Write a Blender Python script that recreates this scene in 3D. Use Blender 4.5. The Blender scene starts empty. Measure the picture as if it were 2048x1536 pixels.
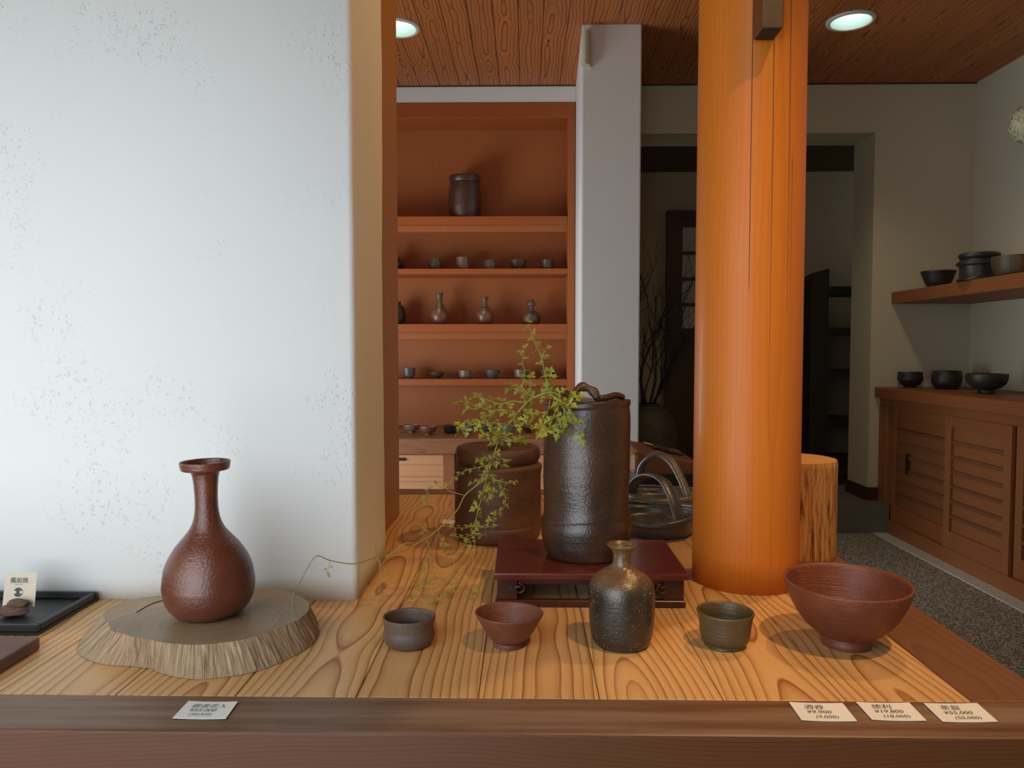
import bpy, bmesh, math, random
from mathutils import Vector, Matrix, noise
random.seed(11)
S = bpy.context.scene
C = S.collection
PI = math.pi
# ------------------------------------------------------------------ camera
F = 1500.0                       # focal length in pixels of the 2048 x 1536 frame
CZ = 1.03                        # eye height above the pebble floor
YAW, PITCH = math.atan(26/F), math.atan(68/F)
cam_d = bpy.data.cameras.new('camera'); cam = bpy.data.objects.new('camera', cam_d); C.objects.link(cam)
cam.location = (0, 0, CZ); cam.rotation_euler = (PI/2-PITCH, 0, YAW)
cam_d.sensor_width = 36; cam_d.lens = 36*F/2048; cam_d.clip_start = .02
S.camera = cam
# ------------------------------------------------------------------ world, light, exposure
S.view_settings.view_transform = 'Standard'; S.view_settings.look = 'None'
S.view_settings.gamma = 1; S.view_settings.use_curve_mapping = False
S.view_settings.exposure = 0.0
S.cycles.max_bounces = 6; S.cycles.diffuse_bounces = 4; S.cycles.glossy_bounces = 3; S.cycles.transmission_bounces = 4
W = bpy.data.worlds.new('world'); S.world = W; W.use_nodes = True
W.node_tree.nodes['Background'].inputs[0].default_value = (.80, .90, 1, 1)
W.node_tree.nodes['Background'].inputs[1].default_value = 1.0
def light(name, kind, loc, target, power, col, **kw):
    d = bpy.data.lights.new(name, kind); o = bpy.data.objects.new(name, d); C.objects.link(o)
    o.location = loc; d.energy = power; d.color = col
    o.rotation_euler = (Vector(target)-Vector(loc)).to_track_quat('-Z', 'Y').to_euler()
    for k, v in kw.items(): setattr(d, k, v)
    return o
DAY = (.84, .93, 1.0); WARM = (1.0, .60, .26)
# daylight standing in the shop-front window (behind and left of the camera) and in the side window of the back room
light('daylight_front_window', 'AREA', (-1.02, -.49, 1.20), (-1.02, 1, 1.20), 31, DAY, shape='RECTANGLE', size=1.84, size_y=2.2)
light('daylight_side_window', 'AREA', (-1.97, 2.85, .62), (0, 2.85, .62), 40, DAY, shape='RECTANGLE', size=1.5, size_y=1.1)
# warm ceiling spots
light('spot_over_table', 'SPOT', (.70, .18, 2.44), (.42, .98, .80), 68, WARM, spot_size=math.radians(40), spot_blend=.9, shadow_soft_size=.022)
light('spot_over_jars', 'SPOT', (.92, 1.42, 2.44), (-.16, 1.20, 1.18), 39, WARM, spot_size=math.radians(84), spot_blend=.9, shadow_soft_size=.022)

# ------------------------------------------------------------------ measuring helpers (photo pixel -> point of the place)
RM = cam.rotation_euler.to_matrix()
def ray(px, py): return RM @ Vector(((px-1024)/F, -(py-768)/F, -1))
def at(px, py, Y): d = ray(px, py); return Vector((0, 0, CZ)) + d*(Y/d.y)
def onz(px, py, z): d = ray(px, py); return Vector((0, 0, CZ)) + d*((z-CZ)/d.z)
TZ = .697                        # top of the display platform
CEIL = 2.53

# ------------------------------------------------------------------ material helpers
class NT:
    def __init__(s, name):
        s.m = bpy.data.materials.new(name); s.m.use_nodes = True; s.t = s.m.node_tree
        s.b = s.t.nodes['Principled BSDF']; s.tc = s.n('ShaderNodeTexCoord'); s.obj = s.tc.outputs['Object']
    def n(s, typ, **kw):
        nd = s.t.nodes.new(typ)
        for k, v in kw.items(): setattr(nd, k, v)
        return nd
    def put(s, sock, v):
        if isinstance(v, bpy.types.NodeSocket): s.t.links.new(v, sock)
        elif isinstance(v, (tuple, list)) and len(v) == 3 and sock.type == 'RGBA': sock.default_value = (*v, 1)
        else: sock.default_value = v
    def ma(s, op, a, b=0.0, clamp=False):
        nd = s.n('ShaderNodeMath', operation=op, use_clamp=clamp); s.put(nd.inputs[0], a); s.put(nd.inputs[1], b); return nd.outputs[0]
    def vscale(s, v, sc):
        nd = s.n('ShaderNodeVectorMath', operation='MULTIPLY'); s.put(nd.inputs[0], v); nd.inputs[1].default_value = sc; return nd.outputs[0]
    def vadd(s, v, w):
        nd = s.n('ShaderNodeVectorMath', operation='ADD'); s.put(nd.inputs[0], v); s.put(nd.inputs[1], w); return nd.outputs[0]
    def noise(s, v, scale, detail=3, rough=.5, dist=0):
        nd = s.n('ShaderNodeTexNoise'); s.put(nd.inputs['Vector'], v); nd.inputs['Scale'].default_value = scale
        nd.inputs['Detail'].default_value = detail; nd.inputs['Roughness'].default_value = rough; nd.inputs['Distortion'].default_value = dist
        return nd.outputs['Fac']
    def voro(s, v, scale, out='Distance', feat='F1', rnd=1):
        nd = s.n('ShaderNodeTexVoronoi', feature=feat); s.put(nd.inputs['Vector'], v); nd.inputs['Scale'].default_value = scale
        nd.inputs['Randomness'].default_value = rnd; return nd.outputs[out]
    def ramp(s, f, stops, interp='LINEAR'):
        nd = s.n('ShaderNodeValToRGB'); nd.color_ramp.interpolation = interp; e = nd.color_ramp.elements
        while len(e) < len(stops): e.new(.5)
        for i, (p, c) in enumerate(stops):
            e[i].position = p; e[i].color = (c, c, c, 1) if isinstance(c, (int, float)) else (*c, 1)
        s.put(nd.inputs[0], f); return nd.outputs[0]
    def mix(s, f, a, b, mode='MIX'):
        nd = s.n('ShaderNodeMix', data_type='RGBA', blend_type=mode); s.put(nd.inputs['Factor'], f)
        s.put(nd.inputs[6], a); s.put(nd.inputs[7], b); return nd.outputs[2]
    def sep(s, v): nd = s.n('ShaderNodeSeparateXYZ'); s.put(nd.inputs[0], v); return nd.outputs
    def comb(s, x, y, z):
        nd = s.n('ShaderNodeCombineXYZ'); s.put(nd.inputs[0], x); s.put(nd.inputs[1], y); s.put(nd.inputs[2], z); return nd.outputs[0]
    def bump(s, h, strength, dist=.001, prev=None):
        nd = s.n('ShaderNodeBump'); nd.inputs['Strength'].default_value = strength; nd.inputs['Distance'].default_value = dist
        s.put(nd.inputs['Height'], h)
        if prev is not None: s.put(nd.inputs['Normal'], prev)
        return nd.outputs[0]
    def rand(s): return s.n('ShaderNodeObjectInfo').outputs['Random']
    def done(s, col, rough=.5, normal=None, spec=.5, coat=0, metal=0, coat_rough=.1, **kw):
        s.put(s.b.inputs['Base Color'], col); s.put(s.b.inputs['Roughness'], rough)
        s.b.inputs['Specular IOR Level'].default_value = spec; s.b.inputs['Coat Weight'].default_value = coat
        s.b.inputs['Coat Roughness'].default_value = coat_rough; s.b.inputs['Metallic'].default_value = metal
        if normal is not None: s.put(s.b.inputs['Normal'], normal)
        for k, v in kw.items(): s.put(s.b.inputs[k], v)
        return s.m

def wood(name, light_c, mid_c, dark_c, axis='Y', period=.006, h0=.02, amp=.05, vfreq=2.0, rough=.45, coat=0, bump=.25,
         contrast=1.0, wob=.004, offs=.05, tone=.12, spec=.4, fibre=.5):
    """growth rings around a pith that wanders under the board: straight grain at the sides, flame figure in the middle"""
    k = NT(name); x, y, z = k.sep(k.obj)
    u, v, w = {'Y': (x, y, z), 'Z': (x, z, y), 'X': (y, x, z)}[axis]
    rnd = k.rand()
    v2 = k.ma('ADD', v, k.ma('MULTIPLY', rnd, 37.0))
    base = k.comb(k.ma('MULTIPLY', u, 1.0), v2, w)
    slow = k.noise(k.comb(0.0, v2, k.ma('MULTIPLY', rnd, 9.0)), vfreq, 2, .5)
    h = k.ma('ADD', k.ma('MULTIPLY', k.ma('SUBTRACT', slow, .5), amp*2), h0)
    lat = k.ma('MULTIPLY', k.ma('SUBTRACT', k.noise(k.comb(7.0, v2, 3.0), vfreq*.7, 1), .5), offs)
    u2 = k.ma('ADD', k.ma('ADD', u, lat), k.ma('MULTIPLY', k.ma('SUBTRACT', k.ma('FRACT', k.ma('MULTIPLY', rnd, 17.3)), .5), offs*1.6))
    hw = k.ma('ADD', w, h)
    r = k.ma('SQRT', k.ma('ADD', k.ma('MULTIPLY', u2, u2), k.ma('MULTIPLY', hw, hw)))
    wv = k.vscale(base, (16, 3.2, 16))
    r = k.ma('ADD', r, k.ma('MULTIPLY', k.ma('SUBTRACT', k.noise(wv, 1, 1.4, .45), .5), wob))
    q = k.ma('DIVIDE', r, period)
    t = k.ma('FRACT', q)
    ring = k.ramp(t, [(0, 0.0), (.50, .10*contrast), (.80, .45*contrast), (.93, contrast), (1.0, 0.05)])
    per = k.noise(k.comb(k.ma('FLOOR', q), 2.5, 0.0), .73, 0)
    ring = k.ma('MULTIPLY', ring, k.ma('ADD', k.ma('MULTIPLY', per, 1.3), .25), True)
    col = k.mix(ring, light_c, dark_c)
    patch = k.noise(k.vscale(base, (6, 1.2, 6)), 1, 3)
    col = k.mix(k.ma('MULTIPLY', patch, .7), col, k.mix(ring, mid_c, dark_c))
    fib = k.noise(k.vscale(base, (900, 14, 900)), 1, 2)
    col = k.mix(k.ma('MULTIPLY', k.ma('SUBTRACT', fib, .35, True), fibre), col, dark_c)
    tn = k.ma('ADD', k.ma('MULTIPLY', k.ma('SUBTRACT', rnd, .5), tone*2), 1.0)
    hs = k.n('ShaderNodeHueSaturation'); k.put(hs.inputs['Value'], tn); k.put(hs.inputs['Color'], col)
    nb = k.bump(k.ma('ADD', k.ma('MULTIPLY', fib, .6), k.ma('MULTIPLY', ring, -.6)), bump, .0006)
    rg = k.ma('ADD', k.ma('MULTIPLY', k.noise(k.vscale(base, (60, 8, 60)), 1, 2), .18), rough-.09)
    return k.done(hs.outputs[0], rg, nb, spec, coat)

def clay(name, c1, c2, c3=None, speck=(.55, .45, .35), rough=.38, rings=.5, grit=.6, ash=None, ash_z=(0, 1), nscale=18, spec=.5, ringscale=260, speck_amt=.5, mid=.5, sscale=360, ssize=.16):
    """unglazed stoneware: mottled body, throwing rings, grit; ash is the natural-ash colour on the shoulder"""
    k = NT(name); x, y, z = k.sep(k.obj); rnd = k.rand()
    p = k.vadd(k.obj, k.comb(k.ma('MULTIPLY', rnd, 5.0), 0.0, k.ma('MULTIPLY', rnd, 3.0)))
    n1 = k.noise(p, nscale, 4, .6, .3)
    col = k.mix(k.ramp(n1, [(mid-.15, 0.0), (mid+.15, 1.0)]), c1, c2)
    if c3: col = k.mix(k.ramp(k.noise(k.vadd(p, (9, 4, 2)), nscale*.6, 4, .6), [(.52, 0.0), (.68, 1.0)]), col, c3)
    if ash:
        zz = k.ma('ADD', z, k.ma('MULTIPLY', k.ma('SUBTRACT', k.noise(p, nscale*2, 4), .5), (ash_z[1]-ash_z[0])*1.0))
        m = k.n('ShaderNodeMapRange'); k.put(m.inputs[0], zz); m.inputs[1].default_value = ash_z[0]; m.inputs[2].default_value = ash_z[1]
        col = k.mix(m.outputs[0], col, ash)
    sp = k.ramp(k.voro(p, sscale), [(ssize*.6, 1.0), (ssize, .0)])
    keep = k.ramp(k.noise(p, 160, 1), [(.5, 0.0), (.6, 1.0)])
    spk = k.ma('MULTIPLY', sp, keep)
    col = k.mix(k.ma('MULTIPLY', spk, speck_amt), col, speck)
    zr = k.ma('ADD', z, k.ma('MULTIPLY', k.noise(p, 14, 2), .010))
    ring = k.noise(k.comb(0.0, 0.0, k.ma('MULTIPLY', zr, ringscale)), 1, 3, .6)
    nb = k.bump(ring, rings, .003)
    nb = k.bump(k.noise(p, 330, 3, .6), grit, .0012, nb)
    nb = k.bump(spk, .6, .001, nb)
    rg = k.ma('ADD', k.ma('MULTIPLY', k.noise(p, 40, 3), .25), rough-.12)
    return k.done(col, rg, nb, spec)

def plain(name, c, rough=.5, metal=0, spec=.5, nscale=60, var=.15, bump=.1, coat=0, **kw):
    k = NT(name); n1 = k.noise(k.obj, nscale, 3)
    d = tuple(v*(1-var) for v in c); l = tuple(min(1, v*(1+var)) for v in c)
    return k.done(k.mix(n1, d, l), rough, k.bump(n1, bump, .001), spec, coat, metal, **kw)

def plaster(name, c, grit=1.0):
    k = NT(name)
    big = k.noise(k.obj, 3.0, 3); mask = k.ramp(k.noise(k.vadd(k.obj, (3, 5, 1)), 5.5, 3, .6), [(.50, .03), (.62, 1.0)])
    pits = k.ramp(k.noise(k.obj, 170, 2, .7), [(.60, 0.0), (.70, 1.0)])
    fine = k.noise(k.obj, 420, 3)
    trowel = k.noise(k.vscale(k.obj, (9, 9, 2.5)), 1, 4, .55, 1.2)
    h = k.ma('MULTIPLY', pits, mask)
    nb = k.bump(trowel, .25*grit, .004); nb = k.bump(h, .75*grit, .0011, nb); nb = k.bump(fine, .18*grit, .0005, nb)
    col = k.mix(big, tuple(v*.97 for v in c), c)
    return k.done(col, .9, nb, .15)

M = {}
M['table'] = wood('platform_board_wood', (.72, .44, .185), (.65, .365, .135), (.31, .11, .028), 'Y', .0082, .012, .035, 2.6, .42, .12, .3, 1.0, .005, .04, .06)
M['apron'] = wood('apron_wood', (.120, .044, .017), (.100, .035, .013), (.060, .019, .007), 'X', .004, .05, .03, 2, .42, 0, .2, .6, spec=.28)
def worn_sheen_top(m, c):  # upward faces: grey wear plus daylight sheen, both mixed into the colour
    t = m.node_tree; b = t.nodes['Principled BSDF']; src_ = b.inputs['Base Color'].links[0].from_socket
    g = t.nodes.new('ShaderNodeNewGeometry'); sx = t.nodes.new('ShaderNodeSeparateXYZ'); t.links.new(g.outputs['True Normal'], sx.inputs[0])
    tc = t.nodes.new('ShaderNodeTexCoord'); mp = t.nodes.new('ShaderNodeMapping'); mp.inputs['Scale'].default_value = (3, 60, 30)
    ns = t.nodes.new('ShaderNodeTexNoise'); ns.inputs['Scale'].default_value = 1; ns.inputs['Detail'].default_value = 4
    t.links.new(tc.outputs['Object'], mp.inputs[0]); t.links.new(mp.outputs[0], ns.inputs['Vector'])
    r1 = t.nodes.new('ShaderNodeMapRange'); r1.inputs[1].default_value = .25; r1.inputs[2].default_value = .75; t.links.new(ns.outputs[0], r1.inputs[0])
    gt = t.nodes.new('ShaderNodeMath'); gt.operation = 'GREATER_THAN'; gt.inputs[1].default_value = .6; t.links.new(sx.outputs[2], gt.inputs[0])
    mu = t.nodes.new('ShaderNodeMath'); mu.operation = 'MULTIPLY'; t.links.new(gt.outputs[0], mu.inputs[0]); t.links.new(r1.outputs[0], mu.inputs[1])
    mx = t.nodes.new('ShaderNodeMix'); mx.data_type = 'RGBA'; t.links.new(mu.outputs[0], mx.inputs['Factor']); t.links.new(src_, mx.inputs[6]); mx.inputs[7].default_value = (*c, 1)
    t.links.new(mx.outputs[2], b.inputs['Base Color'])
worn_sheen_top(M['apron'], (.30, .19, .125))
M['apron_side'] = wood('apron_side_wood', (.20, .083, .036), (.17, .07, .03), (.10, .037, .016), 'Y', .004, .05, .03, 2, .5, .05, .2, .5)
M['ceil'] = wood('ceiling_board_wood', (.50, .165, .045), (.43, .13, .034), (.14, .036, .010), 'Y', .0165, .006, .050, 4.5, .5, 0, .3, 1.15, .022, .03, .10, fibre=.15)
M['column'] = wood('log_column_wood', (.58, .172, .018), (.52, .142, .014), (.35, .076, .008), 'Z', .007, .10, .02, .8, .45, .06, .10, .24, .004, spec=.3)
M['jamb'] = wood('jamb_wood', (.36, .155, .034), (.32, .13, .028), (.23, .085, .018), 'Z', .004, .06, .02, 1, .5, 0, .2, .4)
M['shelf'] = wood('shelf_wood', (.43, .115, .028), (.37, .092, .022), (.24, .052, .012), 'X', .004, .05, .02, 1.4, .45, .05, .2, .35, tone=.05)
M['shelf_v'] = wood('shelf_panel_wood', (.44, .135, .036), (.385, .11, .029), (.27, .07, .017), 'Z', .005, .06, .02, 1.0, .5, 0, .2, .35, tone=.06)
M['counter'] = wood('counter_wood', (.30, .125, .060), (.25, .10, .048), (.13, .045, .02), 'X', .005, .03, .03, 1.6, .45, .05, .25, .7)
M['cab'] = wood('cabinet_wood', (.34, .125, .042), (.29, .10, .034), (.18, .055, .018), 'Z', .004, .05, .02, 1.2, .5, 0, .2, .4, tone=.05)
M['cab_y'] = wood('cabinet_rail_wood', (.32, .11, .037), (.27, .09, .03), (.16, .05, .016), 'Y', .004, .05, .02, 1.2, .5, 0, .2, .4, tone=.05)
M['cab_x'] = wood('cabinet_slat_wood', (.66, .32, .15), (.60, .28, .13), (.42, .17, .075), 'X', .004, .05, .02, 1.2, .5, 0, .2, .35, tone=.05)
M['slat'] = wood('slat_wood', (.20, .085, .036), (.17, .07, .03), (.11, .04, .016), 'Y', .004, .05, .02, 1.2, .5, 0, .2, .4, tone=.05)
M['darkwood'] = wood('dark_wood', (.075, .034, .018), (.06, .026, .014), (.03, .012, .007), 'Z', .005, .05, .02, 1.2, .5, 0, .2, .4)
M['blackwood'] = plain('black_stained_wood', (.012, .011, .010), .55, var=.3)
M['plaster'] = plaster('white_plaster', (.80, .80, .78))
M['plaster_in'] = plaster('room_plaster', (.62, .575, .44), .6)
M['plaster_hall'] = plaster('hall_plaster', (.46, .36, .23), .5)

def floor_mat():
    k = NT('washed_pebble_floor')
    c = k.voro(k.obj, 155, 'Color'); d = k.voro(k.obj, 155, 'Distance'); g = k.sep(c)[0]
    col = k.ramp(g, [(0, (.15, .145, .13)), (.35, (.42, .42, .39)), (.7, (.68, .68, .63)), (1, (.88, .87, .82))])
    col = k.mix(k.ramp(d, [(.35, 0.0), (.62, 1.0)]), col, (.17, .165, .145))
    return k.done(col, .7, k.bump(d, -.8, .003), .3)
M['floor'] = floor_mat()
M['curb'] = plain('granite_curb', (.58, .62, .58), .7, nscale=260, var=.5, bump=.4)
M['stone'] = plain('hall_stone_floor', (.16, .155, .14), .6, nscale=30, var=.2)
M['metal'] = plain('aged_metal', (.17, .125, .085), .38, .85, nscale=40, var=.45)
M['cream'] = plain('cream_plastic', (.62, .56, .40), .4, var=.04)
M['greyp'] = plain('grey_plastic', (.33, .34, .34), .4, var=.04)
M['ring'] = plain('lamp_ring_paint', (.55, .52, .42), .5, var=.05)
M['reflector'] = plain('lamp_reflector', (.22, .30, .265), .5, var=.02)
def emit(name, c, s):
    k = NT(name); k.b.inputs['Emission Strength'].default_value = s; k.b.inputs['Emission Color'].default_value = (*c, 1)
    return k.done(c, .5)
M['bulb'] = emit('lamp_diffuser', (.93, 1, .95), 14)
M['lacquer'] = plain('red_brown_lacquer', (.105, .016, .010), .26, nscale=9, var=.3, bump=.03, coat=.4)
M['lacquer_dark'] = plain('dark_lacquer', (.045, .010, .007), .3, nscale=9, var=.3, bump=.03, coat=.3)
M['tray'] = plain('black_tray_lacquer', (.018, .020, .022), .45, nscale=20, var=.4, bump=.15)
M['paper'] = plain('white_card', (.80, .79, .74), .8, nscale=90, var=.02, bump=.05)
M['kraft'] = plain('ivory_card', (.72, .63, .49), .8, nscale=120, var=.07, bump=.05)
M['ink'] = plain('black_ink', (.02, .022, .022), .6, var=.1)
M['inkgrey'] = plain('grey_ink', (.06, .065, .066), .6, var=.1)
M['glass'] = None
k = NT('door_glass'); M['glass'] = k.done((.62, .60, .52), .12, None, .5, **{'Transmission Weight': .35})
# pottery bodies
M['c_vase'] = clay('clay_red_brown', (.115, .030, .016), (.16, .044, .023), (.085, .026, .017), rough=.25, rings=.12, grit=.6, spec=.7, speck=(.42, .20, .12), speck_amt=.5)
M['c_bowl'] = clay('clay_terracotta', (.17, .043, .019), (.215, .06, .027), (.12, .032, .018), rough=.42, rings=.45, grit=.55, speck=(.5, .3, .18), speck_amt=.5)
M['c_smallbowl'] = clay('clay_plum_brown', (.15, .045, .026), (.19, .062, .035), (.10, .036, .026), rough=.42, rings=.35, grit=.5, speck_amt=.8)
M['c_cupgrey'] = clay('clay_grey_blue', (.125, .070, .045), (.095, .078, .075), (.17, .11, .05), rough=.48, rings=.25, grit=.6, speck_amt=.5, nscale=26)
M['c_olive'] = clay('clay_olive', (.105, .072, .030), (.065, .048, .028), (.14, .09, .035), rough=.38, rings=.45, grit=.5, speck_amt=.6, speck=(.5, .42, .25))
M['c_tokkuri'] = clay('clay_ash_shoulder', (.020, .017, .014), (.034, .027, .020), (.03, .034, .03), sscale=290, ssize=.20, rough=.26, rings=.15, grit=.5, spec=.75, ash=(.13, .072, .028), ash_z=(.058, .084), speck=(.68, .60, .42), speck_amt=.95)
M['c_jar'] = clay('clay_dark_iron', (.034, .019, .013), (.055, .026, .016), (.024, .017, .015), rough=.25, rings=.5, grit=.5, speck=(.45, .30, .16), speck_amt=.6, ringscale=48, spec=.8)
M['c_lid'] = clay('clay_bronze_brown', (.055, .026, .011), (.085, .042, .017), (.03, .017, .011), rough=.28, rings=.1, grit=.9)
M['c_lidjar'] = clay('clay_rust_brown', (0.0743, 0.0297, 0.0135), (0.1148, 0.0459, 0.0203), (0.0459, 0.0203, 0.0121), rough=.5, rings=.45, grit=.8, ringscale=110, speck_amt=.3)
M['c_grey'] = clay('clay_blue_grey', (0.0420, 0.0434, 0.0420), (0.0700, 0.0686, 0.0644), (0.0840, 0.0595, 0.0420), rough=.30, spec=.8, rings=.3, grit=.4, speck_amt=.2)
M['c_ridge'] = clay('clay_grey_tan', (0.0682, 0.0713, 0.0682), (0.1240, 0.0930, 0.0682), (0.0496, 0.0558, 0.0558), rough=.30, spec=.8, rings=.2, grit=.5, speck_amt=.2)
M['c_black'] = clay('clay_black', (.020, .019, .016), (.034, .030, .024), (.03, .033, .03), rough=.38, rings=.3, grit=.4, speck_amt=.15)
M['c_dark'] = clay('clay_dark_brown', (0.0725, 0.0464, 0.0333), (0.1232, 0.0798, 0.0580), (0.1595, 0.1232, 0.1087), rough=.30, spec=.8, rings=.4, grit=.3, speck_amt=.2)
M['c_mauve'] = clay('clay_mauve_brown', (0.1740, 0.1015, 0.0754), (0.2320, 0.1668, 0.1450), (0.1087, 0.0725, 0.0609), rough=.30, spec=.8, rings=.4, grit=.3, speck_amt=.2)
M['c_blue'] = clay('clay_slate', (0.0870, 0.0870, 0.0841), (0.1450, 0.1522, 0.1522), (0.1015, 0.0653, 0.0464), rough=.30, spec=.8, rings=.6, grit=.3, speck_amt=.2)
M['c_red'] = clay('clay_shelf_red', (0.1740, 0.0580, 0.0348), (0.2320, 0.0870, 0.0551), (0.1305, 0.0725, 0.0508), rough=.30, spec=.8, rings=.3, grit=.3, speck_amt=.2)
M['c_redash'] = clay('clay_red_with_olive_shoulder', (0.1885, 0.0696, 0.0435), (0.2392, 0.0943, 0.0609), (0.1450, 0.0725, 0.0508), rough=.30, spec=.8, rings=.3, grit=.3, speck_amt=.2, ash=(.12, .085, .045), ash_z=(.055, .095))
M['c_top'] = clay('clay_ribbed_jar', (.060, .021, .013), (.095, .034, .021), (.045, .022, .016), rough=.28, spec=.8, rings=.7, grit=.3, speck_amt=.2)
M['c_pale'] = clay('clay_pale_grey', (.22, .22, .20), (.30, .29, .26), (.18, .13, .09), rough=.4, rings=.3, grit=.3, speck_amt=.2)
M['c_rock'] = clay('clay_lump', (.16, .085, .055), (.11, .062, .045), (.22, .15, .10), rough=.75, rings=0, grit=1.0, speck_amt=.2)
M['c_slab'] = clay('clay_red_slab', (.145, .062, .048), (.175, .082, .066), (.12, .048, .036), rough=.6, rings=0, grit=.6, speck_amt=.2)

# ------------------------------------------------------------------ geometry helpers
def wloc(o):
    v = Vector(o.location)
    while o.parent: o = o.parent; v = v + Vector(o.location)
    return v
def mesh(name, verts, faces, mat, parent=None, origin=None, smooth=False, auto=None):
    """verts in world coordinates; origin: where the object's own origin goes"""
    og = Vector(origin) if origin is not None else (wloc(parent) if parent else Vector((0, 0, 0)))
    me = bpy.data.meshes.new(name); me.from_pydata([tuple(Vector(v)-og) for v in verts], [], faces); me.update()
    if mat is not None: me.materials.append(mat)
    if smooth:
        for p in me.polygons: p.use_smooth = True
    o = bpy.data.objects.new(name, me); C.objects.link(o)
    o.location = og - (wloc(parent) if parent else Vector((0, 0, 0)))
    if parent: o.parent = parent
    return o
def from_bm(name, bm, mat, parent=None, origin=None, smooth=False):
    bm.normal_update(); bm.verts.index_update()
    v = [x.co.copy() for x in bm.verts]; f = [[q.index for q in p.verts] for p in bm.faces]; bm.free()
    return mesh(name, v, f, mat, parent, origin, smooth)
def add_box(bm, x0, x1, y0, y1, z0, z1, bev=0, seg=1):
    vs = [bm.verts.new(p) for p in ((x0,y0,z0),(x1,y0,z0),(x1,y1,z0),(x0,y1,z0),(x0,y0,z1),(x1,y0,z1),(x1,y1,z1),(x0,y1,z1))]
    fs = [bm.faces.new([vs[i] for i in q]) for q in ((3,2,1,0),(4,5,6,7),(0,1,5,4),(1,2,6,5),(2,3,7,6),(3,0,4,7))]
    if bev:
        es = list({e for f in fs for e in f.edges})
        bmesh.ops.bevel(bm, geom=es, offset=bev, segments=seg, affect='EDGES', profile=.5)
def box(name, x0, x1, y0, y1, z0, z1, mat, parent=None, bev=0, seg=1, origin='c'):
    bm = bmesh.new(); add_box(bm, x0, x1, y0, y1, z0, z1, bev, seg)
    og = ((x0+x1)/2, (y0+y1)/2, (z0+z1)/2) if origin == 'c' else origin
    return from_bm(name, bm, mat, parent, og)
def spline(pts, n=4):
    P = [Vector(p) for p in pts]; out = []
    for i in range(len(P)-1):
        a, b, c, d = P[max(i-1, 0)], P[i], P[i+1], P[min(i+2, len(P)-1)]
        for j in range(n):
            t = j/n
            out.append(.5*((2*b)+(c-a)*t+(2*a-5*b+4*c-d)*t*t+(3*b-a-3*c+d)*t**3))
    out.append(P[-1]); return out
def lathe_data(prof, n=64, wob=None, closed_top=False):
    """prof: (r, z) from bottom centre outward; r=0 ends are collapsed"""
    V, Fs, rows = [], [], []
    for r, z in prof:
        if r < 1e-6: rows.append([len(V)]); V.append(Vector((0, 0, z)))
        else:
            row = []
            for i in range(n):
                a = 2*PI*i/n; rr, zz = (r, z) if wob is None else wob(r, z, a)
                row.append(len(V)); V.append(Vector((rr*math.cos(a), rr*math.sin(a), zz)))
            rows.append(row)
    for A, B in zip(rows, rows[1:]):
        if len(A) == 1 and len(B) == 1: continue
        for i in range(n):
            j = (i+1) % n
            if len(A) == 1: Fs.append((A[0], B[j], B[i]))
            elif len(B) == 1: Fs.append((A[i], A[j], B[0]))
            else: Fs.append((A[i], A[j], B[j], B[i]))
    return V, Fs
def lathe(name, prof, loc, mat, parent=None, n=64, wob=None, rot=None):
    V, Fs = lathe_data(prof, n, wob); loc = Vector(loc)
    if rot is not None: V = [rot @ v for v in V]
    return mesh(name, [v+loc for v in V], Fs, mat, parent, loc, True)
def pot_profile(outer, wall, floor=None, sm=4, foot=True):
    """outer: (r, z) bottom to rim. adds base, rim lip and the inside"""
    o = [(p.x, p.y) for p in spline([(r, z, 0) for r, z in outer], sm)]
    zb = outer[0][1]; fl = (floor if floor is not None else wall*1.4)+zb
    prof = [(0, zb+.0008), (outer[0][0]*.90, zb+.0008), (outer[0][0]*.97, zb)] + o
    R, H = outer[-1]
    prof += [(R-wall*.2, H+wall*.32), (R-wall*.55, H+wall*.35), (R-wall*.85, H+wall*.1)]
    inn = []
    for i in range(len(o)-1, -1, -1):
        r, z = o[i]
        if z < fl+wall*.6: break
        if z > H-wall*.2: continue
        inn.append((max(r-wall, .001), z))
    prof += inn
    lr = inn[-1][0] if inn else R-wall
    prof += [(lr*.8, fl+wall*.15), (lr*.45, fl), (0, fl)]
    return prof
def wobble(seed, amp=.02, tilt=0, sq=0):
    def f(r, z, a):
        nn = noise.noise(Vector((math.cos(a)*1.2+seed*7.1, math.sin(a)*1.2, z*18+seed)))
        rr = r*(1+amp*nn+sq*math.cos(2*a+seed))
        return rr, z+ (tilt*r*math.cos(a+seed) if z > .012 else 0)
    return f
def tube_data(pts, radii, n=6, caps=True, side=None):
    P = [Vector(p) for p in pts]; V, Fs = [], []
    up = Vector((0, 0, 1)); prev = side
    for i, p in enumerate(P):
        t = (P[min(i+1, len(P)-1)]-P[max(i-1, 0)])
        if t.length < 1e-9: t = Vector((0, 0, 1))
        t.normalize()
        s = prev if prev is not None else (up if abs(t.z) < .9 else Vector((1, 0, 0)))
        u = (s - t*s.dot(t)); u.normalize(); w = t.cross(u); prev = u
        r = radii[i] if isinstance(radii, list) else radii
        if isinstance(r, tuple): ru, rw = r
        else: ru = rw = r
        for j in range(n):
            a = 2*PI*j/n; V.append(p+u*(ru*math.cos(a))+w*(rw*math.sin(a)))
    for i in range(len(P)-1):
        for j in range(n):
            k2 = (j+1) % n; Fs.append((i*n+j, i*n+k2, (i+1)*n+k2, (i+1)*n+j))
    if caps: Fs.append(tuple(range(n-1, -1, -1))); Fs.append(tuple((len(P)-1)*n+j for j in range(n)))
    return V, Fs
def merge(parts):
    V, Fs = [], []
    for v, f in parts:
        b = len(V); V += v; Fs += [tuple(i+b for i in q) for q in f]
    return V, Fs
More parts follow.
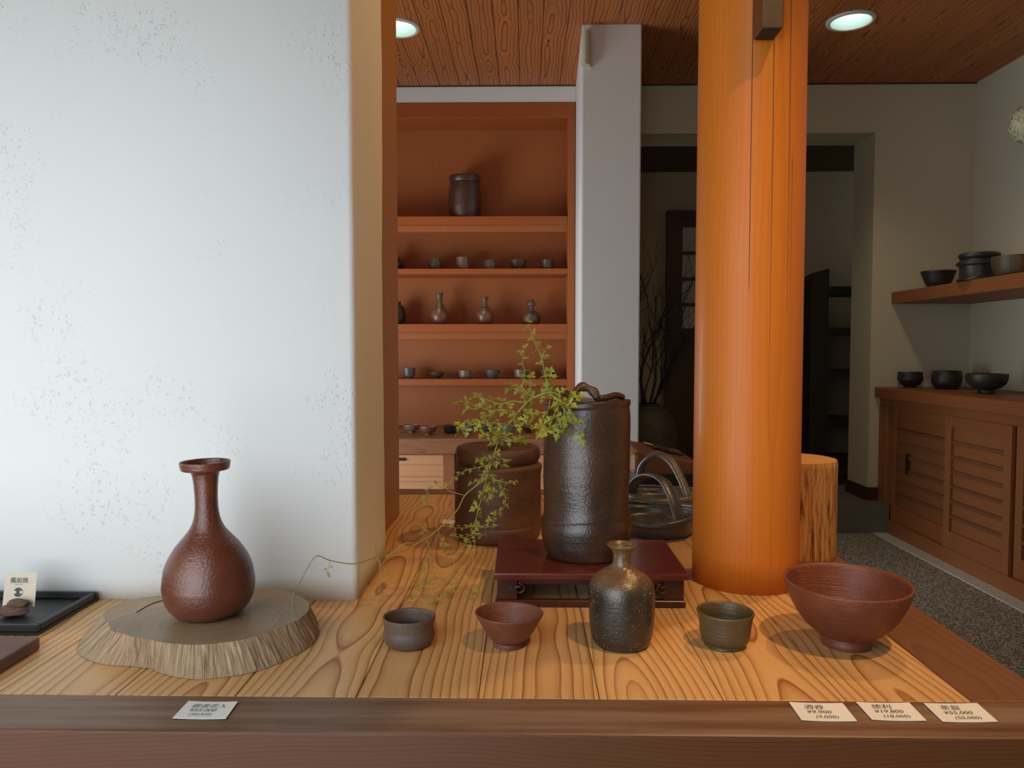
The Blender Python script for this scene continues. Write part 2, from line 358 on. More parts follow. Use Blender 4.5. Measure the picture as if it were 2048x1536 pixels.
def tag(o, label=None, cat=None, group=None, kind=None):
    if label: o['label'] = label
    if cat: o['category'] = cat
    if group: o['group'] = group
    if kind: o['kind'] = kind
    return o
def thing(name, loc, label, cat, group=None):
    o = bpy.data.objects.new(name, None); C.objects.link(o); o.location = loc; o.empty_display_size = .05
    return tag(o, label, cat, group)
def struct(o): o['kind'] = 'structure'; return o
def sempty(name, loc):
    o = bpy.data.objects.new(name, None); C.objects.link(o); o.location = loc; o['kind'] = 'structure'; return o

# ================================================================== the setting
XL, XR, YF, YB = -2.05, 2.537, -.52, 4.33
STEP = .165
struct(box('floor', -2.15, XR+.2, YF-.1, YB-.12, -.05, 0, M['floor']))
def multi(name, boxes, mat, bev=0):
    bm = bmesh.new()
    for b in boxes: add_box(bm, *b, bev=bev)
    return struct(from_bm(name, bm, mat))
# plaster partition on the platform, with a softly uneven corner
def partition():
    x0, x1, y0, y1, z0, z1 = -2.05, -.2235, .980, 1.186, TZ, CEIL
    nz = 60; V = []; Fs = []
    prof = lambda z, k: noise.noise(Vector((k*3.3, z*3.0, 1.7)))*.0022 + noise.noise(Vector((k*5, z*14, 4)))*.0009
    cols = 9
    for i in range(nz+1):
        z = z0+(z1-z0)*i/nz
        ring = [(x0, y1), (x0, y0)]
        for j in range(1, 6): ring.append((x0+(x1-.02-x0)*j/6, y0))
        e = prof(z, 1)
        ring += [(x1-.007, y0+e*.4), (x1-.002+e*.6, y0+.0025), (x1+e, y0+.008)]
        ring += [(x1+prof(z, 2)*.3, (y0+y1)/2), (x1+prof(z, 3), y1-.006), (x1-.006, y1)]
        m = len(ring)
        V += [(x, y, z) for x, y in ring]
        if i:
            for j in range(m):
                q = (j+1) % m; a = (i-1)*m; b = i*m
                Fs.append((a+j, a+q, b+q, b+j))
    Fs.append(tuple(range(m-1, -1, -1))); Fs.append(tuple(nz*m+j for j in range(m)))
    o = mesh('wall_partition', V, Fs, M['plaster'], None, (0, 0, 0))
    for p in o.data.polygons: p.use_smooth = abs(p.normal.z) < .5
    return struct(o)
partition()
struct(box('trim_1', -.335, -.2545, 1.196, 1.506, TZ, CEIL, M['jamb'], bev=.002))
o = multi('wall_front', [(-2.15, -1.95, YF-.1, YF, 0, CEIL+.05), (-.09, XR, YF-.1, YF, 0, CEIL+.05), (-1.95, -.09, YF-.1, YF, 0, .06), (-1.95, -.09, YF-.1, YF, 2.32, CEIL+.05)], M['plaster_in'])
multi('wall_left', [(-2.15, -2.05, YF, 1.186, 0, CEIL+.05), (XL-.1, XL, 1.186, 2.08, 0, CEIL+.05), (XL-.1, XL, 3.62, YB, 0, CEIL+.05), (XL-.1, XL, 2.08, 3.62, 0, .05), (XL-.1, XL, 2.08, 3.62, 1.19, CEIL+.05)], M['plaster_in'])
struct(box('wall_light_blocker', -2.05, -.14, .22, .34, 1.46, CEIL, M['plaster_in'], origin=(0, 0, 0)))  # added out of view to keep window light off the partition's top
struct(box('wall_right', XR, XR+.1, YF-.1, YB+.27, 0, CEIL+.05, M['plaster_in'], origin=(0, 0, 0)))
OX0, OX1, OZ = .50, 1.977, CZ+1.227
SX0, SX1, SZT = -1.25, .287, 2.437        # shelf recess
SD = .24
multi('wall_back', [(XL, SX0, YB+.0005, YB+.27, 0, CEIL+.05), (SX1, OX0, YB+.0005, YB+.27, 0, CEIL+.05),
                    (OX0, OX1, YB+.0005, YB+.27, OZ, CEIL+.05), (OX1, XR, YB+.0005, YB+.27, 0, CEIL+.05), (SX0, SX1, YB+SD+.02, YB+.27, 0, SZT)], M['plaster_in'])
struct(box('wall_shelf', SX0, SX1, YB+.0005, YB+.27, SZT, CEIL+.05, M['plaster'], origin=(0, 0, 0)))
# white wall stub standing in front of the back wall
V = [(.263, 3.54, 0), (.538, 3.54, 0), (.538, YB, 0), (.288, YB, 0)]; V += [(x, y, CEIL) for x, y, z in V]
bm = bmesh.new(); vs = [bm.verts.new(v) for v in V]
for q in ((3,2,1,0),(4,5,6,7),(0,1,5,4),(1,2,6,5),(2,3,7,6),(3,0,4,7)): bm.faces.new([vs[i] for i in q])
bmesh.ops.bevel(bm, geom=[e for e in bm.edges if abs(e.verts[0].co.z-e.verts[1].co.z) > 1], offset=.006, segments=2, affect='EDGES')
struct(from_bm('wall_pillar', bm, M['plaster']))
# raised hall floor beyond the opening, its step, hall walls and ceiling
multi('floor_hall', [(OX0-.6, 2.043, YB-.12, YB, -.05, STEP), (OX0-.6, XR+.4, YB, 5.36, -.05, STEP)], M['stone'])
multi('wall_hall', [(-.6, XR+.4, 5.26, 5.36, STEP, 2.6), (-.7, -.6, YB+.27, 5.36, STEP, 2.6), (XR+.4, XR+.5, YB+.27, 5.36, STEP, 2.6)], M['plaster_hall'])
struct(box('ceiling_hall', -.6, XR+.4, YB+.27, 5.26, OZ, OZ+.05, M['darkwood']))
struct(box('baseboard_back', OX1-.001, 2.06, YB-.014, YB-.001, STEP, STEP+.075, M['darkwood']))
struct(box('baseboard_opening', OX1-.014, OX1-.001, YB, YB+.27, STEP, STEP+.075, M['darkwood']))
# ceiling boards running away from the camera, dark backing in the gaps
cl = sempty('ceiling', (0, 0, CEIL))
box('backing', -2.15, XR, YF, YB, CEIL+.018, CEIL+.04, M['blackwood'], cl)
pw = .1135; src = None; i = 0; x = -2.074
while x < XR-.01:
    w = min(pw, XR-x)
    if src is None:
        src = box('plank', x+.0012, x+pw-.0012, YF, YB, CEIL, CEIL+.017, M['ceil'], cl, bev=.0015)
    else:
        o = src.copy(); C.objects.link(o); o.parent = cl
        o.location = Vector((x+pw/2, (YF+YB)/2, CEIL+.0085)) - Vector(cl.location)
        if w < pw: o.scale.x = w/pw; o.location.x = x+w/2
    x += pw
struct(box('trim_2', XL, SX1, YB-.006, YB-.0005, CEIL-.006, CEIL-.0005, M['darkwood']))
struct(box('trim_3', .54, XR, YB-.006, YB-.0005, CEIL-.006, CEIL-.0005, M['darkwood']))
# sliding door at the end of the hall
dp = sempty('door_1', (1.24, 5.24, STEP))
dx0, dx1, dz1 = at(1343, 437, 5.22).x, 1.62, at(1343, 437, 5.22).z
box('frame', dx0-.03, dx0+.03, 5.19, 5.255, STEP, dz1, M['darkwood'], dp)
box('frame', dx0-.03, dx1+.03, 5.19, 5.255, dz1, dz1+.05, M['darkwood'], dp)
pz = [at(1380, y, 5.22).z for y in (455, 503, 510, 555, 562, 606, 613, 657)]
gx0 = at(1364, 600, 5.21).x
box('stile', dx0+.03, gx0, 5.21, 5.24, STEP, dz1, M['darkwood'], dp)
box('panel', gx0, dx1, 5.22, 5.235, STEP, pz[7], M['darkwood'], dp)
box('rail', gx0, dx1, 5.21, 5.24, pz[0], dz1, M['darkwood'], dp)
for a, b in ((1, 2), (3, 4), (5, 6)): box('rail', gx0, dx1, 5.21, 5.24, pz[b], pz[a], M['darkwood'], dp)
for a, b in ((0, 1), (2, 3), (4, 5), (6, 7)): box('pane', gx0, dx1, 5.222, 5.226, pz[b], pz[a], M['glass'], dp)
box('handle', gx0-.07, gx0-.05, 5.2, 5.212, at(1380, 720, 5.21).z, at(1380, 698, 5.21).z, M['blackwood'], dp)

# ================================================================== display platform
PX = [-1.097, -.98, -.863, -.746, -.629, -.512, -.3955, -.279, -.162, -.0445, .0717, .1894, .306, .4238]
Y0, Y1 = .7035, 1.713
pf = thing('display_platform', (-.3, 1.2, 0), 'large low wooden display platform with pale striped planks and dark edging, in the foreground', 'platform')
for a, b in zip(PX, PX[1:]):
    box('plank', a+.0004, b-.0004, Y0+.0003, Y1, TZ-.03, TZ, M['table'], pf, bev=.0008)
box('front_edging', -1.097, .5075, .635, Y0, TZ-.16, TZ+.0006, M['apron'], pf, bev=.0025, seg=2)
box('side_edging', .4242, .5075, Y0+.0004, 1.785, TZ-.16, TZ+.0003, M['apron_side'], pf, bev=.003, seg=2)
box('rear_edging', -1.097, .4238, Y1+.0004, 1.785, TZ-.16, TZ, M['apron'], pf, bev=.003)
box('base', -1.08, .47, .70, 1.75, 0, TZ-.0305, M['darkwood'], pf)

# ================================================================== round log column
def column():
    z0, z1, n, X, Y = TZ, CEIL, 72, .3195, 1.083
    V, Fs = [], []; L = 40
    for i in range(L+1):
        z = z0+(z1-z0)*i/L; r0 = .0745-.0022*(i/L)
        for j in range(n):
            a = 2*PI*j/n; r = r0*(1+.006*noise.noise(Vector((math.cos(a)*1.5, math.sin(a)*1.5, z*1.2))))
            V.append((X+r*math.cos(a), Y+r*math.sin(a), z))
    for i in range(L):
        for j in range(n): Fs.append((i*n+j, i*n+(j+1)%n, (i+1)*n+(j+1)%n, (i+1)*n+j))
    Fs.append(tuple(range(n-1, -1, -1))); Fs.append(tuple(L*n+j for j in range(n)))
    t = thing('log_column', (X, Y, TZ), 'thick round orange wooden log column rising from the platform', 'column')
    o = mesh('shaft', V, Fs, M['column'], t, (X, Y, TZ), True)
    # drying checks: thin dark splits running down the shaft
    parts = []
    for a, za, zb in ((-PI/2+.10, TZ+.002, 1.62), (-PI/2+.44, TZ+.35, 1.9), (-PI/2-.28, 1.1, 1.75), (-PI/2+.52, .78, 1.3)):
        pts = [(X+(.0737)*math.cos(a+.012*noise.noise(Vector((z*3, a, 0)))), Y+(.0737)*math.sin(a+.012*noise.noise(Vector((z*3, a, 0)))), z) for z in [za+(zb-za)*i/24 for i in range(25)]]
        parts.append(tube_data(pts, [.0002]+[.0006]*23+[.0002], 5))
    mesh('check', *merge(parts), M['darkwood'], t, (X, Y, TZ))
column()
bx = at(1522, 57, .973); bx2 = at(1567, 57, .973)
t = thing('metal_fitting', (.325, 1.0, bx.z), 'dark square metal fitting mounted high on the log column', 'fitting')
box('housing', bx.x, bx2.x, .973, 1.0080, bx.z, bx.z+.19, M['metal'], t, bev=.0015)
box('bottom_plate', bx.x+.003, bx2.x-.003, .976, 1.005, bx.z-.0015, bx.z, M['blackwood'], t)

# ================================================================== pillar sensor, ceiling downlights
p = at(1171, 130, 3.515)
t = thing('door_sensor', (p.x, 3.53, p.z), 'slim cream sensor tube at the top of the white wall pillar', 'sensor')
zt = at(1171, 63, 3.515).z
V, Fs = tube_data([(p.x, 3.517, p.z), (p.x, 3.517, zt)], .019, 20); mesh('body', V, Fs, M['cream'], t, smooth=False)
box('base_plate', p.x-.012, p.x+.026, 3.520, 3.5395, p.z-.006, zt, M['cream'], t, bev=.002)
box('lens', p.x+.004, p.x+.016, 3.497, 3.505, at(1171, 108, 3.515).z, at(1171, 73, 3.515).z, M['greyp'], t)
def downlight(px, py, label, r=.108):
    c = onz(px, py, CEIL)
    t = thing('ceiling_downlight', (c.x, c.y, CEIL), label, 'ceiling light', 'recessed ceiling downlights')
    lathe('trim_ring', [(r*.80, .0), (r*.80, -.006), (r*.86, -.010), (r*.97, -.007), (r, -.001), (r, 0)], (c.x, c.y, CEIL-.0005), M['ring'], t, 48)
    lathe('reflector', [(r*.795, -.003), (r*.79, .004), (r*.74, .05), (r*.66, .092), (0, .095)], (c.x, c.y, CEIL-.0002), M['reflector'], t, 48)
    lathe('diffuser', [(0, .044), (r*.36, .044), (r*.42, .050), (r*.42, .09), (0, .09)], (c.x, c.y, CEIL), M['bulb'], t, 32)
    return c
HOLES = [downlight(794, 55, 'left round ceiling downlight, half hidden by the wooden jamb'), downlight(1702, 41, 'right round ceiling downlight beside the log column')]
# cut the light wells out of the boards and their backing
def cut(o, c, r):
    cut_bm = bmesh.new(); bmesh.ops.create_cone(cut_bm, cap_ends=True, segments=40, radius1=r, radius2=r, depth=.4)
    me = bpy.data.meshes.new('well'); cut_bm.to_mesh(me); cut_bm.free(); q = bpy.data.objects.new('well', me); C.objects.link(q); q.location = (c.x, c.y, CEIL)
    bpy.context.view_layer.update()
    if o.data.users > 1: o.data = o.data.copy()
    md = o.modifiers.new('b', 'BOOLEAN'); md.object = q; md.operation = 'DIFFERENCE'; md.solver = 'EXACT'
    dg = bpy.context.evaluated_depsgraph_get(); nm = bpy.data.meshes.new_from_object(o.evaluated_get(dg)); o.modifiers.clear(); o.data = nm
    bpy.data.objects.remove(q); bpy.data.meshes.remove(me)
bpy.context.view_layer.update()
for c in HOLES:
    for o in list(cl.children):
        if o.name.startswith('backing') or abs(wloc(o).x-c.x) < .0865+pw/2: cut(o, c, .087)
    light('downlight_glow', 'SPOT', (c.x, c.y, CEIL-.015), (c.x, c.y, 0), 17, (1.0, .80, .45), spot_size=math.radians(120), spot_blend=.8, shadow_soft_size=.05)

# ================================================================== built-in shelf and its counter
def zt(y, Y=YB): return at(1000, y, Y).z
sh = thing('built_in_shelf', ((SX0+SX1)/2, YB, .6), 'tall built-in reddish wooden display shelf in the back wall', 'shelf')
ZC = zt(878, 3.88)                                 # counter top
box('back_panel', SX0+.002, SX1-.002, YB+SD, YB+SD+.018, ZC, SZT-.002, M['shelf_v'], sh)
box('top_board', SX0+.002, SX1-.002, YB-.004, YB+SD, zt(236), SZT-.002, M['shelf'], sh, bev=.002)
box('side_panel', SX1-.042, SX1-.002, YB-.004, YB+SD, ZC+.001, zt(236), M['shelf_v'], sh, bev=.002)
box('side_panel', SX0+.002, SX0+.042, YB-.004, YB+SD, ZC+.001, zt(236), M['shelf_v'], sh, bev=.002)
SH = {}
for key, y, th, rail in (('a', 432, .049, True), ('b', 537, .032, False), ('c', 648, .047, True), ('d', 758.5, .037, False)):
    z = zt(y); SH[key] = z
    s = box('shelf_board', SX0+.042, SX1-.042, YB+.004, YB+SD, z-th, z, M['shelf'], sh, bev=.0015)
    if rail: box('rail', SX0+.042, SX1-.042, YB+.012, YB+.035, z-th-.040, z-th-.0005, M['shelf_v'], s)
ct = box('counter_top', SX0+.002, .262, 3.88, YB+SD-.001, ZC-.078, ZC, M['counter'], None, bev=.003)
tag(ct, 'dark reddish wooden counter top below the built-in shelf, holding a row of bowls', 'counter')
cbz1 = ZC-.079
cb = thing('base_cabinet', (-.4, 4.1, 0), 'reddish wooden cabinet with louvred sliding doors under the back counter', 'cabinet')
box('carcass', SX0+.002, .258, 3.96, YB+SD-.001, 0, cbz1, M['cab_x'], cb)
xs = [at(x, 930, 3.93).x for x in (660, 899, 905, 1136)]
stx = at(888, 930, 3.93).x
for i, (a, b, yy) in enumerate(((xs[0]-.25, stx+.055, 3.925), (stx+.057, .258, 3.943))):
    d = box('door', a, b, yy+.0135, yy+.016, .06, cbz1-.001, M['cab_x'], cb)
    box('stile', b-.058, b, yy, yy+.016, .06, cbz1-.001, M['cab'], d)
    box('stile', a, a+.05, yy, yy+.016, .06, cbz1-.001, M['cab'], d)
    zz = cbz1-.012
    for hgt in (.048, .022, .022, .022, .022, .05):
        box('slat', a+.05, b-.058, yy, yy+.0133, zz-hgt, zz, M['cab_x'], d, bev=.001); zz -= hgt+.070
    if i == 0:
        q = at(806, 918, yy); box('handle', q.x-.05, q.x+.012, yy-.012, yy+.002, q.z-.008, q.z+.006, M['blackwood'], d, bev=.003)

# ================================================================== right-hand cabinet, worktop, floating shelf
CX = 2.02
p = at(1749, 774, YB); CTZ = p.z
wt = box('worktop', p.x, XR-.001, 1.6, YB-.001, CTZ-.058, CTZ, M['cab_y'], None, bev=.003)
tag(wt, 'long dark reddish worktop with dark bowls along the right wall', 'worktop')
cx = p.x+.028; cz1 = CTZ-.059
rc = thing('sliding_door_cabinet', (2.3, 3.0, 0), 'long wooden cabinet with slatted sliding doors along the right wall', 'cabinet')
box('carcass', cx+.045, XR-.001, 1.62, YB-.002, .0, cz1, M['cab_y'], rc)
box('plinth', cx+.004, cx+.044, 1.62, YB-.002, .0, .075, M['cab_y'], rc, bev=.002)
box('top_rail', cx+.004, cx+.044, 1.62, YB-.002, cz1-.045, cz1, M['cab_y'], rc, bev=.002)
box('end_post', cx, cx+.044, YB-.10, YB-.003, .0755, cz1-.0455, M['cab'], rc, bev=.002)
ys = [4.225, 3.66, 3.16, 2.66, 2.16, 1.64]
for i in range(5):
    ya, yb = ys[i+1], ys[i]; fr = i % 2 == 1
    x0 = cx+.006 if fr else cx+.024
    ya2 = ya-.02 if not fr else ya; yb2 = yb
    d = box('door', x0+.0165, x0+.018, ya2+.002, yb2-.002, .076, cz1-.046, M['cab'], rc)
    za, zb = .076, cz1-.046
    box('stile', x0, x0+.018, yb2-.05, yb2-.002, za, zb, M['cab'], d, bev=.001)
    box('stile', x0, x0+.018, ya2+.002, ya2+.05, za, zb, M['cab'], d, bev=.001)
    box('rail', x0, x0+.018, ya2+.051, yb2-.051, zb-.052, zb, M['cab_y'], d, bev=.001)
    box('rail', x0, x0+.018, ya2+.051, yb2-.051, za, za+.085, M['cab_y'], d, bev=.001)
    n = 6; h = (zb-.052-za-.085)/(n+1)
    for j in range(n):
        zc = za+.085+h*(j+1)
        box('slat', x0+.001, x0+.0163, ya2+.051, yb2-.051, zc-.008, zc+.008, M['slat'], d, bev=.001)
    if i == 0: box('handle', x0-.001, x0+.001, ya2+.40, ya2+.425, .36, .47, M['blackwood'], d)
struct(box('trim_4', cx-.075, cx+.003, 1.2, YB-.121, .0, .004, M['curb']))
pa = at(1783, 585, YB); pb = at(1783, 608, YB)
fs = box('floating_shelf', pa.x, XR-.001, 1.9, YB-.001, pb.z, pa.z, M['cab_y'], None, bev=.002)
tag(fs, 'thick reddish floating shelf on the right wall, above the worktop', 'shelf')
FZ = pa.z

# ================================================================== pottery builders
def pot(name, label, cat, mat, loc, outer, wall, seed=0, amp=.012, tilt=0, sq=0, group=None, floor=None, n=64, sm=4, rotx=0, roty=0):
    prof = pot_profile(outer, wall, floor, sm)
    o = lathe(name, prof, loc, mat, None, n, wobble(seed, amp, tilt, sq))
    o.rotation_euler = (rotx, roty, 0)
    return tag(o, label, cat, group)
def px_prof(pts, s): return [(r*s, h*s) for r, h in pts]
def on_table(px, py): return onz(px, py, TZ)

# --- five pieces along the front of the platform
c = on_table(818, 1288); s = c.y/F
pot('sake_cup', 'small grey-brown cup with dented sides, leftmost of the front row', 'cup', M['c_cupgrey'], c,
    px_prof([(38, 0), (46, 5), (51, 16), (51.5, 26), (49.5, 34), (50.5, 44), (52, 52), (53, 57)], s), 5.5*s, 1, .035, .03, .02)
c = on_table(1018, 1289); s = c.y/F
pot('sake_bowl', 'small plum-brown flared bowl on a foot ring between cup and bottle', 'bowl', M['c_smallbowl'], c,
    px_prof([(33, 0), (33, 7), (32, 10), (40, 17), (51, 32), (60, 48), (67, 60), (70, 66)], s), 4.5*s, 2, .02, .035)
c = on_table(1243, 1286); s = c.y/F
pot('sake_bottle', 'dark speckled bottle with olive shoulder and flared mouth, in the front row', 'bottle', M['c_tokkuri'], c,
    px_prof([(50, 0), (58, 6), (63, 24), (66, 55), (67, 90), (66.5, 112), (62, 128), (48, 143), (30, 153), (20.5, 162), (18, 174), (18.5, 184), (23, 193), (29.5, 199), (31, 202)], s), 4.5*s, 3, .02, .02, .01, floor=.012)
c = on_table(1450, 1289); s = c.y/F
pot('sake_cup', 'small olive-brown cup with flared lip beside the speckled bottle', 'cup', M['c_olive'], c,
    px_prof([(41, 0), (40, 7), (45, 11), (49, 20), (51, 40), (53, 56), (57, 69)], s), 5*s, 4, .015, .01)
c = on_table(1692, 1288); s = c.y/F
pot('tea_bowl', 'large reddish-brown flared tea bowl at the right end of the platform', 'bowl', M['c_bowl'], c,
    px_prof([(47, 0), (48, 8), (46, 21), (58, 27), (77, 41), (94, 62), (107, 87), (116, 110), (121, 128)], s), 6.5*s, 5, .012, .02, n=96)

# --- long-necked vase on its wood slice
SLZ = TZ+.0305
def slab():
    X0, Y0_, k = 0, 880, 720/2048
    top = [(585,985),(620,1040),(650,1092),(700,1100),(850,1130),(1000,1158),(1100,1165),(1250,1155),(1400,1130),(1550,1080),(1700,1020),(1760,960),(1752,920),(1700,885),(1600,852),(1500,845),(1300,848),(1100,862),(900,888),(800,900),(700,920),(620,955)]
    bot = [(435,1190),(450,1220),(500,1248),(620,1280),(750,1285),(860,1298),(950,1335),(1050,1355),(1150,1362),(1250,1352),(1450,1318),(1650,1240),(1780,1160),(1815,1110),(1812,1060),(1770,1000),(1640,945),(1500,935),(1300,930),(1100,940),(900,960),(760,975),(620,1000),(520,1080)]
    T = [onz(x*k, Y0_+y*k, SLZ) for x, y in top]; B = [onz(x*k, Y0_+y*k, TZ+.0006) for x, y in bot]
    cx_, cy_ = onz(400, 1245, SLZ).x, onz(400, 1245, SLZ).y
    def radial(P):
        d = sorted((math.atan2(p.y-cy_, p.x-cx_), math.hypot(p.x-cx_, p.y-cy_)) for p in P)
        d = [(d[-1][0]-2*PI, d[-1][1])]+d+[(d[0][0]+2*PI, d[0][1])]
        def f(a):
            for (a0, r0), (a1, r1) in zip(d, d[1:]):
                if a0 <= a <= a1: return r0+(r1-r0)*(a-a0)/(a1-a0+1e-9)
            return d[0][1]
        return f
    rt, rb = radial(T), radial(B); n = 220; V = []; Fs = []; L = 10
    for i in range(L+1):
        u = i/L; z = TZ+.0006+(SLZ-TZ-.0006)*u
        for j in range(n):
            a = -PI+2*PI*j/n; r = rb(a)*(1-u)+max(rt(a), .02)*u
            if 0 < i < L: r += .0016*noise.noise(Vector((a*26, u*1.2, 0)))+.0022*noise.noise(Vector((a*9, u*2, 3)))
            V.append((cx_+r*math.cos(a), cy_+r*math.sin(a), z))
    for i in range(L):
        for j in range(n): Fs.append((i*n+j, i*n+(j+1)%n, (i+1)*n+(j+1)%n, (i+1)*n+j))
    Fs.append(tuple(range(n-1, -1, -1)))
    k1 = NT('bark_edge'); x, y, z = k1.sep(k1.obj)
    ang = k1.ma('ARCTAN2', y, x)
    st = k1.noise(k1.comb(k1.ma('MULTIPLY', ang, 44.0), k1.ma('MULTIPLY', z, 22.0), 0.0), 1, 4, .65)
    m1 = k1.done(k1.ramp(st, [(.26, (.09, .055, .028)), (.40, (.30, .195, .11)), (.55, (.46, .325, .20)), (.75, (.58, .45, .31))]), .75, k1.bump(st, .9, .003), .25)
    o = thing('wood_slice', (cx_, cy_, TZ), 'irregular brown wood slice with rough bark edge under the red-brown vase', 'wood slice')
    mesh('bark_edge', V, Fs, m1, o, (cx_, cy_, TZ))
    k2 = NT('slice_top'); x, y, z = k2.sep(k2.obj)
    rr = k2.ma('SQRT', k2.ma('ADD', k2.ma('MULTIPLY', x, x), k2.ma('MULTIPLY', k2.ma('MULTIPLY', y, y), 1.6)))
    rr = k2.ma('ADD', rr, k2.ma('MULTIPLY', k2.noise(k2.obj, 14, 3), .03))
    rg = k2.noise(k2.comb(k2.ma('MULTIPLY', rr, 190.0), 0.0, 0.0), 1, 3, .6)
    pt = k2.noise(k2.obj, 11, 3)
    col = k2.mix(k2.ramp(pt, [(.35, 0.0), (.65, 1.0)]), k2.ramp(rg, [(.3, (.185, .113, .063)), (.7, (.30, .195, .114))]), k2.ramp(rg, [(.3, (.235, .16, .088)), (.7, (.38, .265, .155))]))
    m2 = k2.done(col, .42, k2.bump(rg, .15, .0006), .4)
    TV = V[-n:]; tv = [(x, y, SLZ+.0001) for x, y, z in TV]
    mesh('top_face', tv+[(cx_, cy_, SLZ+.0001)], [(j, (j+1) % n, n) for j in range(n)], m2, o, (cx_, cy_, SLZ))
    pts = spline([onz(px*k, Y0_+py*k, SLZ+.0002) for px, py in ((775, 982), (820, 955), (870, 930), (910, 918), (960, 905))], 4)
    V2, F2 = tube_data(pts, [.0003]+[.0009]*(len(pts)-2)+[.0003], 5); mesh('crack', V2, F2, M['blackwood'], o)
slab()
c = onz(420, 1228, SLZ); s = c.y/F*1.012
pot('long_necked_vase', 'glossy red-brown long-necked vase with dished mouth, standing on the wood slice', 'vase', M['c_vase'], c+Vector((0, 0, .0003)),
    px_prof([(44, 0), (60, 4), (74, 16), (84, 34), (88, 56), (88, 70), (83.5, 98), (75.5, 118), (62, 140), (46, 159), (35, 173), (27.5, 188), (23.5, 205), (22, 223), (22, 243), (23.5, 268), (26, 284), (30, 290), (40, 292.5), (45.5, 294), (47.5, 302), (48.5, 309)], s), 3.5*s, 7, .014, .0, .004, n=96, floor=.01, roty=math.radians(-.8))

# --- pedestal stand
def pedestal():
    fl, fr = onz(988, 1146, TZ+.046), onz(1381, 1150, TZ+.046); yb = onz(1160, 1078, TZ+.046).y
    x0, x1, y0, y1 = fl.x, fr.x, fl.y, yb; zt_ = TZ+.046
    t = thing('pedestal_stand', ((x0+x1)/2, (y0+y1)/2, TZ), 'low dark red lacquered stand with scrolled apron under the tall jar', 'stand')
    box('top_board', x0, x1, y0, y1, zt_-.0095, zt_, M['lacquer'], t, bev=.0025, seg=2)
    a0, a1, b0, b1 = x0+.004, x1-.006, y0+.005, y1-.005
    box('base_rail', a0-.002, a1+.002, b0-.002, b0+.008, TZ+.0003, TZ+.0095, M['lacquer_dark'], t, bev=.001)
    box('base_rail', a0-.002, a1+.002, b1-.008, b1+.002, TZ+.0003, TZ+.0095, M['lacquer_dark'], t, bev=.001)
    box('base_rail', a0-.002, a0+.008, b0+.0085, b1-.0085, TZ+.0003, TZ+.0095, M['lacquer_dark'], t, bev=.001)
    box('base_rail', a1-.008, a1+.002, b0+.0085, b1-.0085, TZ+.0003, TZ+.0095, M['lacquer_dark'], t, bev=.001)
    zl, zh = TZ+.0097, zt_-.0097
    for xx in (a0, a1-.026):
        for yy in (b0, b1-.007): box('leg', xx, xx+.026, yy, yy+.007, zl, zh, M['lacquer_dark'], t, bev=.0006)
    for yy in (b0+.001, b1-.007): box('apron', a0+.0265, a1-.0265, yy, yy+.006, zh-.007, zh, M['lacquer_dark'], t, bev=.0006)
    for xx in (a0, a1-.006): box('apron', xx, xx+.006, b0+.0075, b1-.0075, zl, zh, M['lacquer_dark'], t, bev=.0006)
    zm = (zl+zh)/2
    for sx, xc in ((1, a0+.026), (-1, a1-.026)):           # scrolls at the corners of the front opening
        pts = []
        for i in range(22):
            u = i/21; ang = PI*.5-u*PI*2.4; rad = .0072*(1-u*.72)
            pts.append((xc+sx*(rad*math.cos(ang)*1.1+.002), b0-.0002, zm+.001+rad*math.sin(ang)))
        mesh('scroll', *tube_data(pts, [.0016]*21+[.0008], 6), M['lacquer_dark'], t, smooth=True)
        V, Fs = lathe_data([(0, 0), (.0034, 0), (.0034, .0005), (0, .0005)], 16)
        R = Matrix.Rotation(PI/2, 3, 'X'); V = [R@v+Vector((xc-sx*.009, b0-.0001, zm+.001)) for v in V]
        mesh('hole_shade', V, Fs, M['blackwood'], t)  # flat black disc painted as the shade inside the scroll hole
    return t, zt_
ped, PZ = pedestal()
# --- tall jar with lid
c = onz(1172, 1108, PZ); s = c.y/F; jarc = c.copy()
def jar_w(r, z, a):
    nn = noise.noise(Vector((math.cos(a)*1.4, math.sin(a)*1.4, z*22)))
    led = .0022*math.exp(-((z-.0535-.006*math.cos(a+1.0))/.004)**2)
    rr = r*(1+.016*nn) + led; return rr, z+(.004*math.cos(a+.6)*(z/.2))
tj = thing('tall_jar', c, 'tall dark iron-brown cylindrical jar standing on the red lacquered stand', 'jar')
lathe('body', pot_profile(px_prof([(74, 0), (79, 4), (86, 22), (89.5, 45), (90.5, 62), (88, 74), (85.5, 84), (85, 120), (86, 170), (86.5, 220), (86, 270), (84.5, 290), (84, 294), (86, 299), (86.5, 306)], s), 5*s, .008), c+Vector((0, 0, .0003)), M['c_jar'], tj, 112, jar_w)
# incised marks low on the jar
parts = []
for (xa, ya), (xb, yb_) in (((1178, 1103), (1190, 1087)), ((1203, 1103), (1220, 1080)), ((1206, 1075), (1212, 1070)), ((1245, 1062), (1252, 1072))):
    def onj(px, py):
        best = None
        for t_ in [i*.002 for i in range(400, 620)]:
            q = Vector((0, 0, CZ))+ray(px, py)*t_
            if math.hypot(q.x-c.x, q.y-c.y) <= .0628: return q
        return q
    parts.append(tube_data([onj(xa, ya), onj((xa+xb)/2+1, (ya+yb_)/2), onj(xb, yb_)], .0007, 5))
lid_z = c.z+306*s
zc = lid_z-.003
ld = lathe('lid', [(0, -.004), (.052, -.004), (.0555, 0), (.055, .004), (.045, .0055), (.02, .005), (0, .005)], (c.x, c.y, zc+.002), M['c_lid'], tj, 64,
           lambda r, z, a: (r*(1+.03*noise.noise(Vector((a*2, z*40, 2)))), z+.0022*noise.noise(Vector((math.cos(a)*r*60, math.sin(a)*r*60, 1)))))
def on_lid(px, py, Y): return at(px, py, Y)
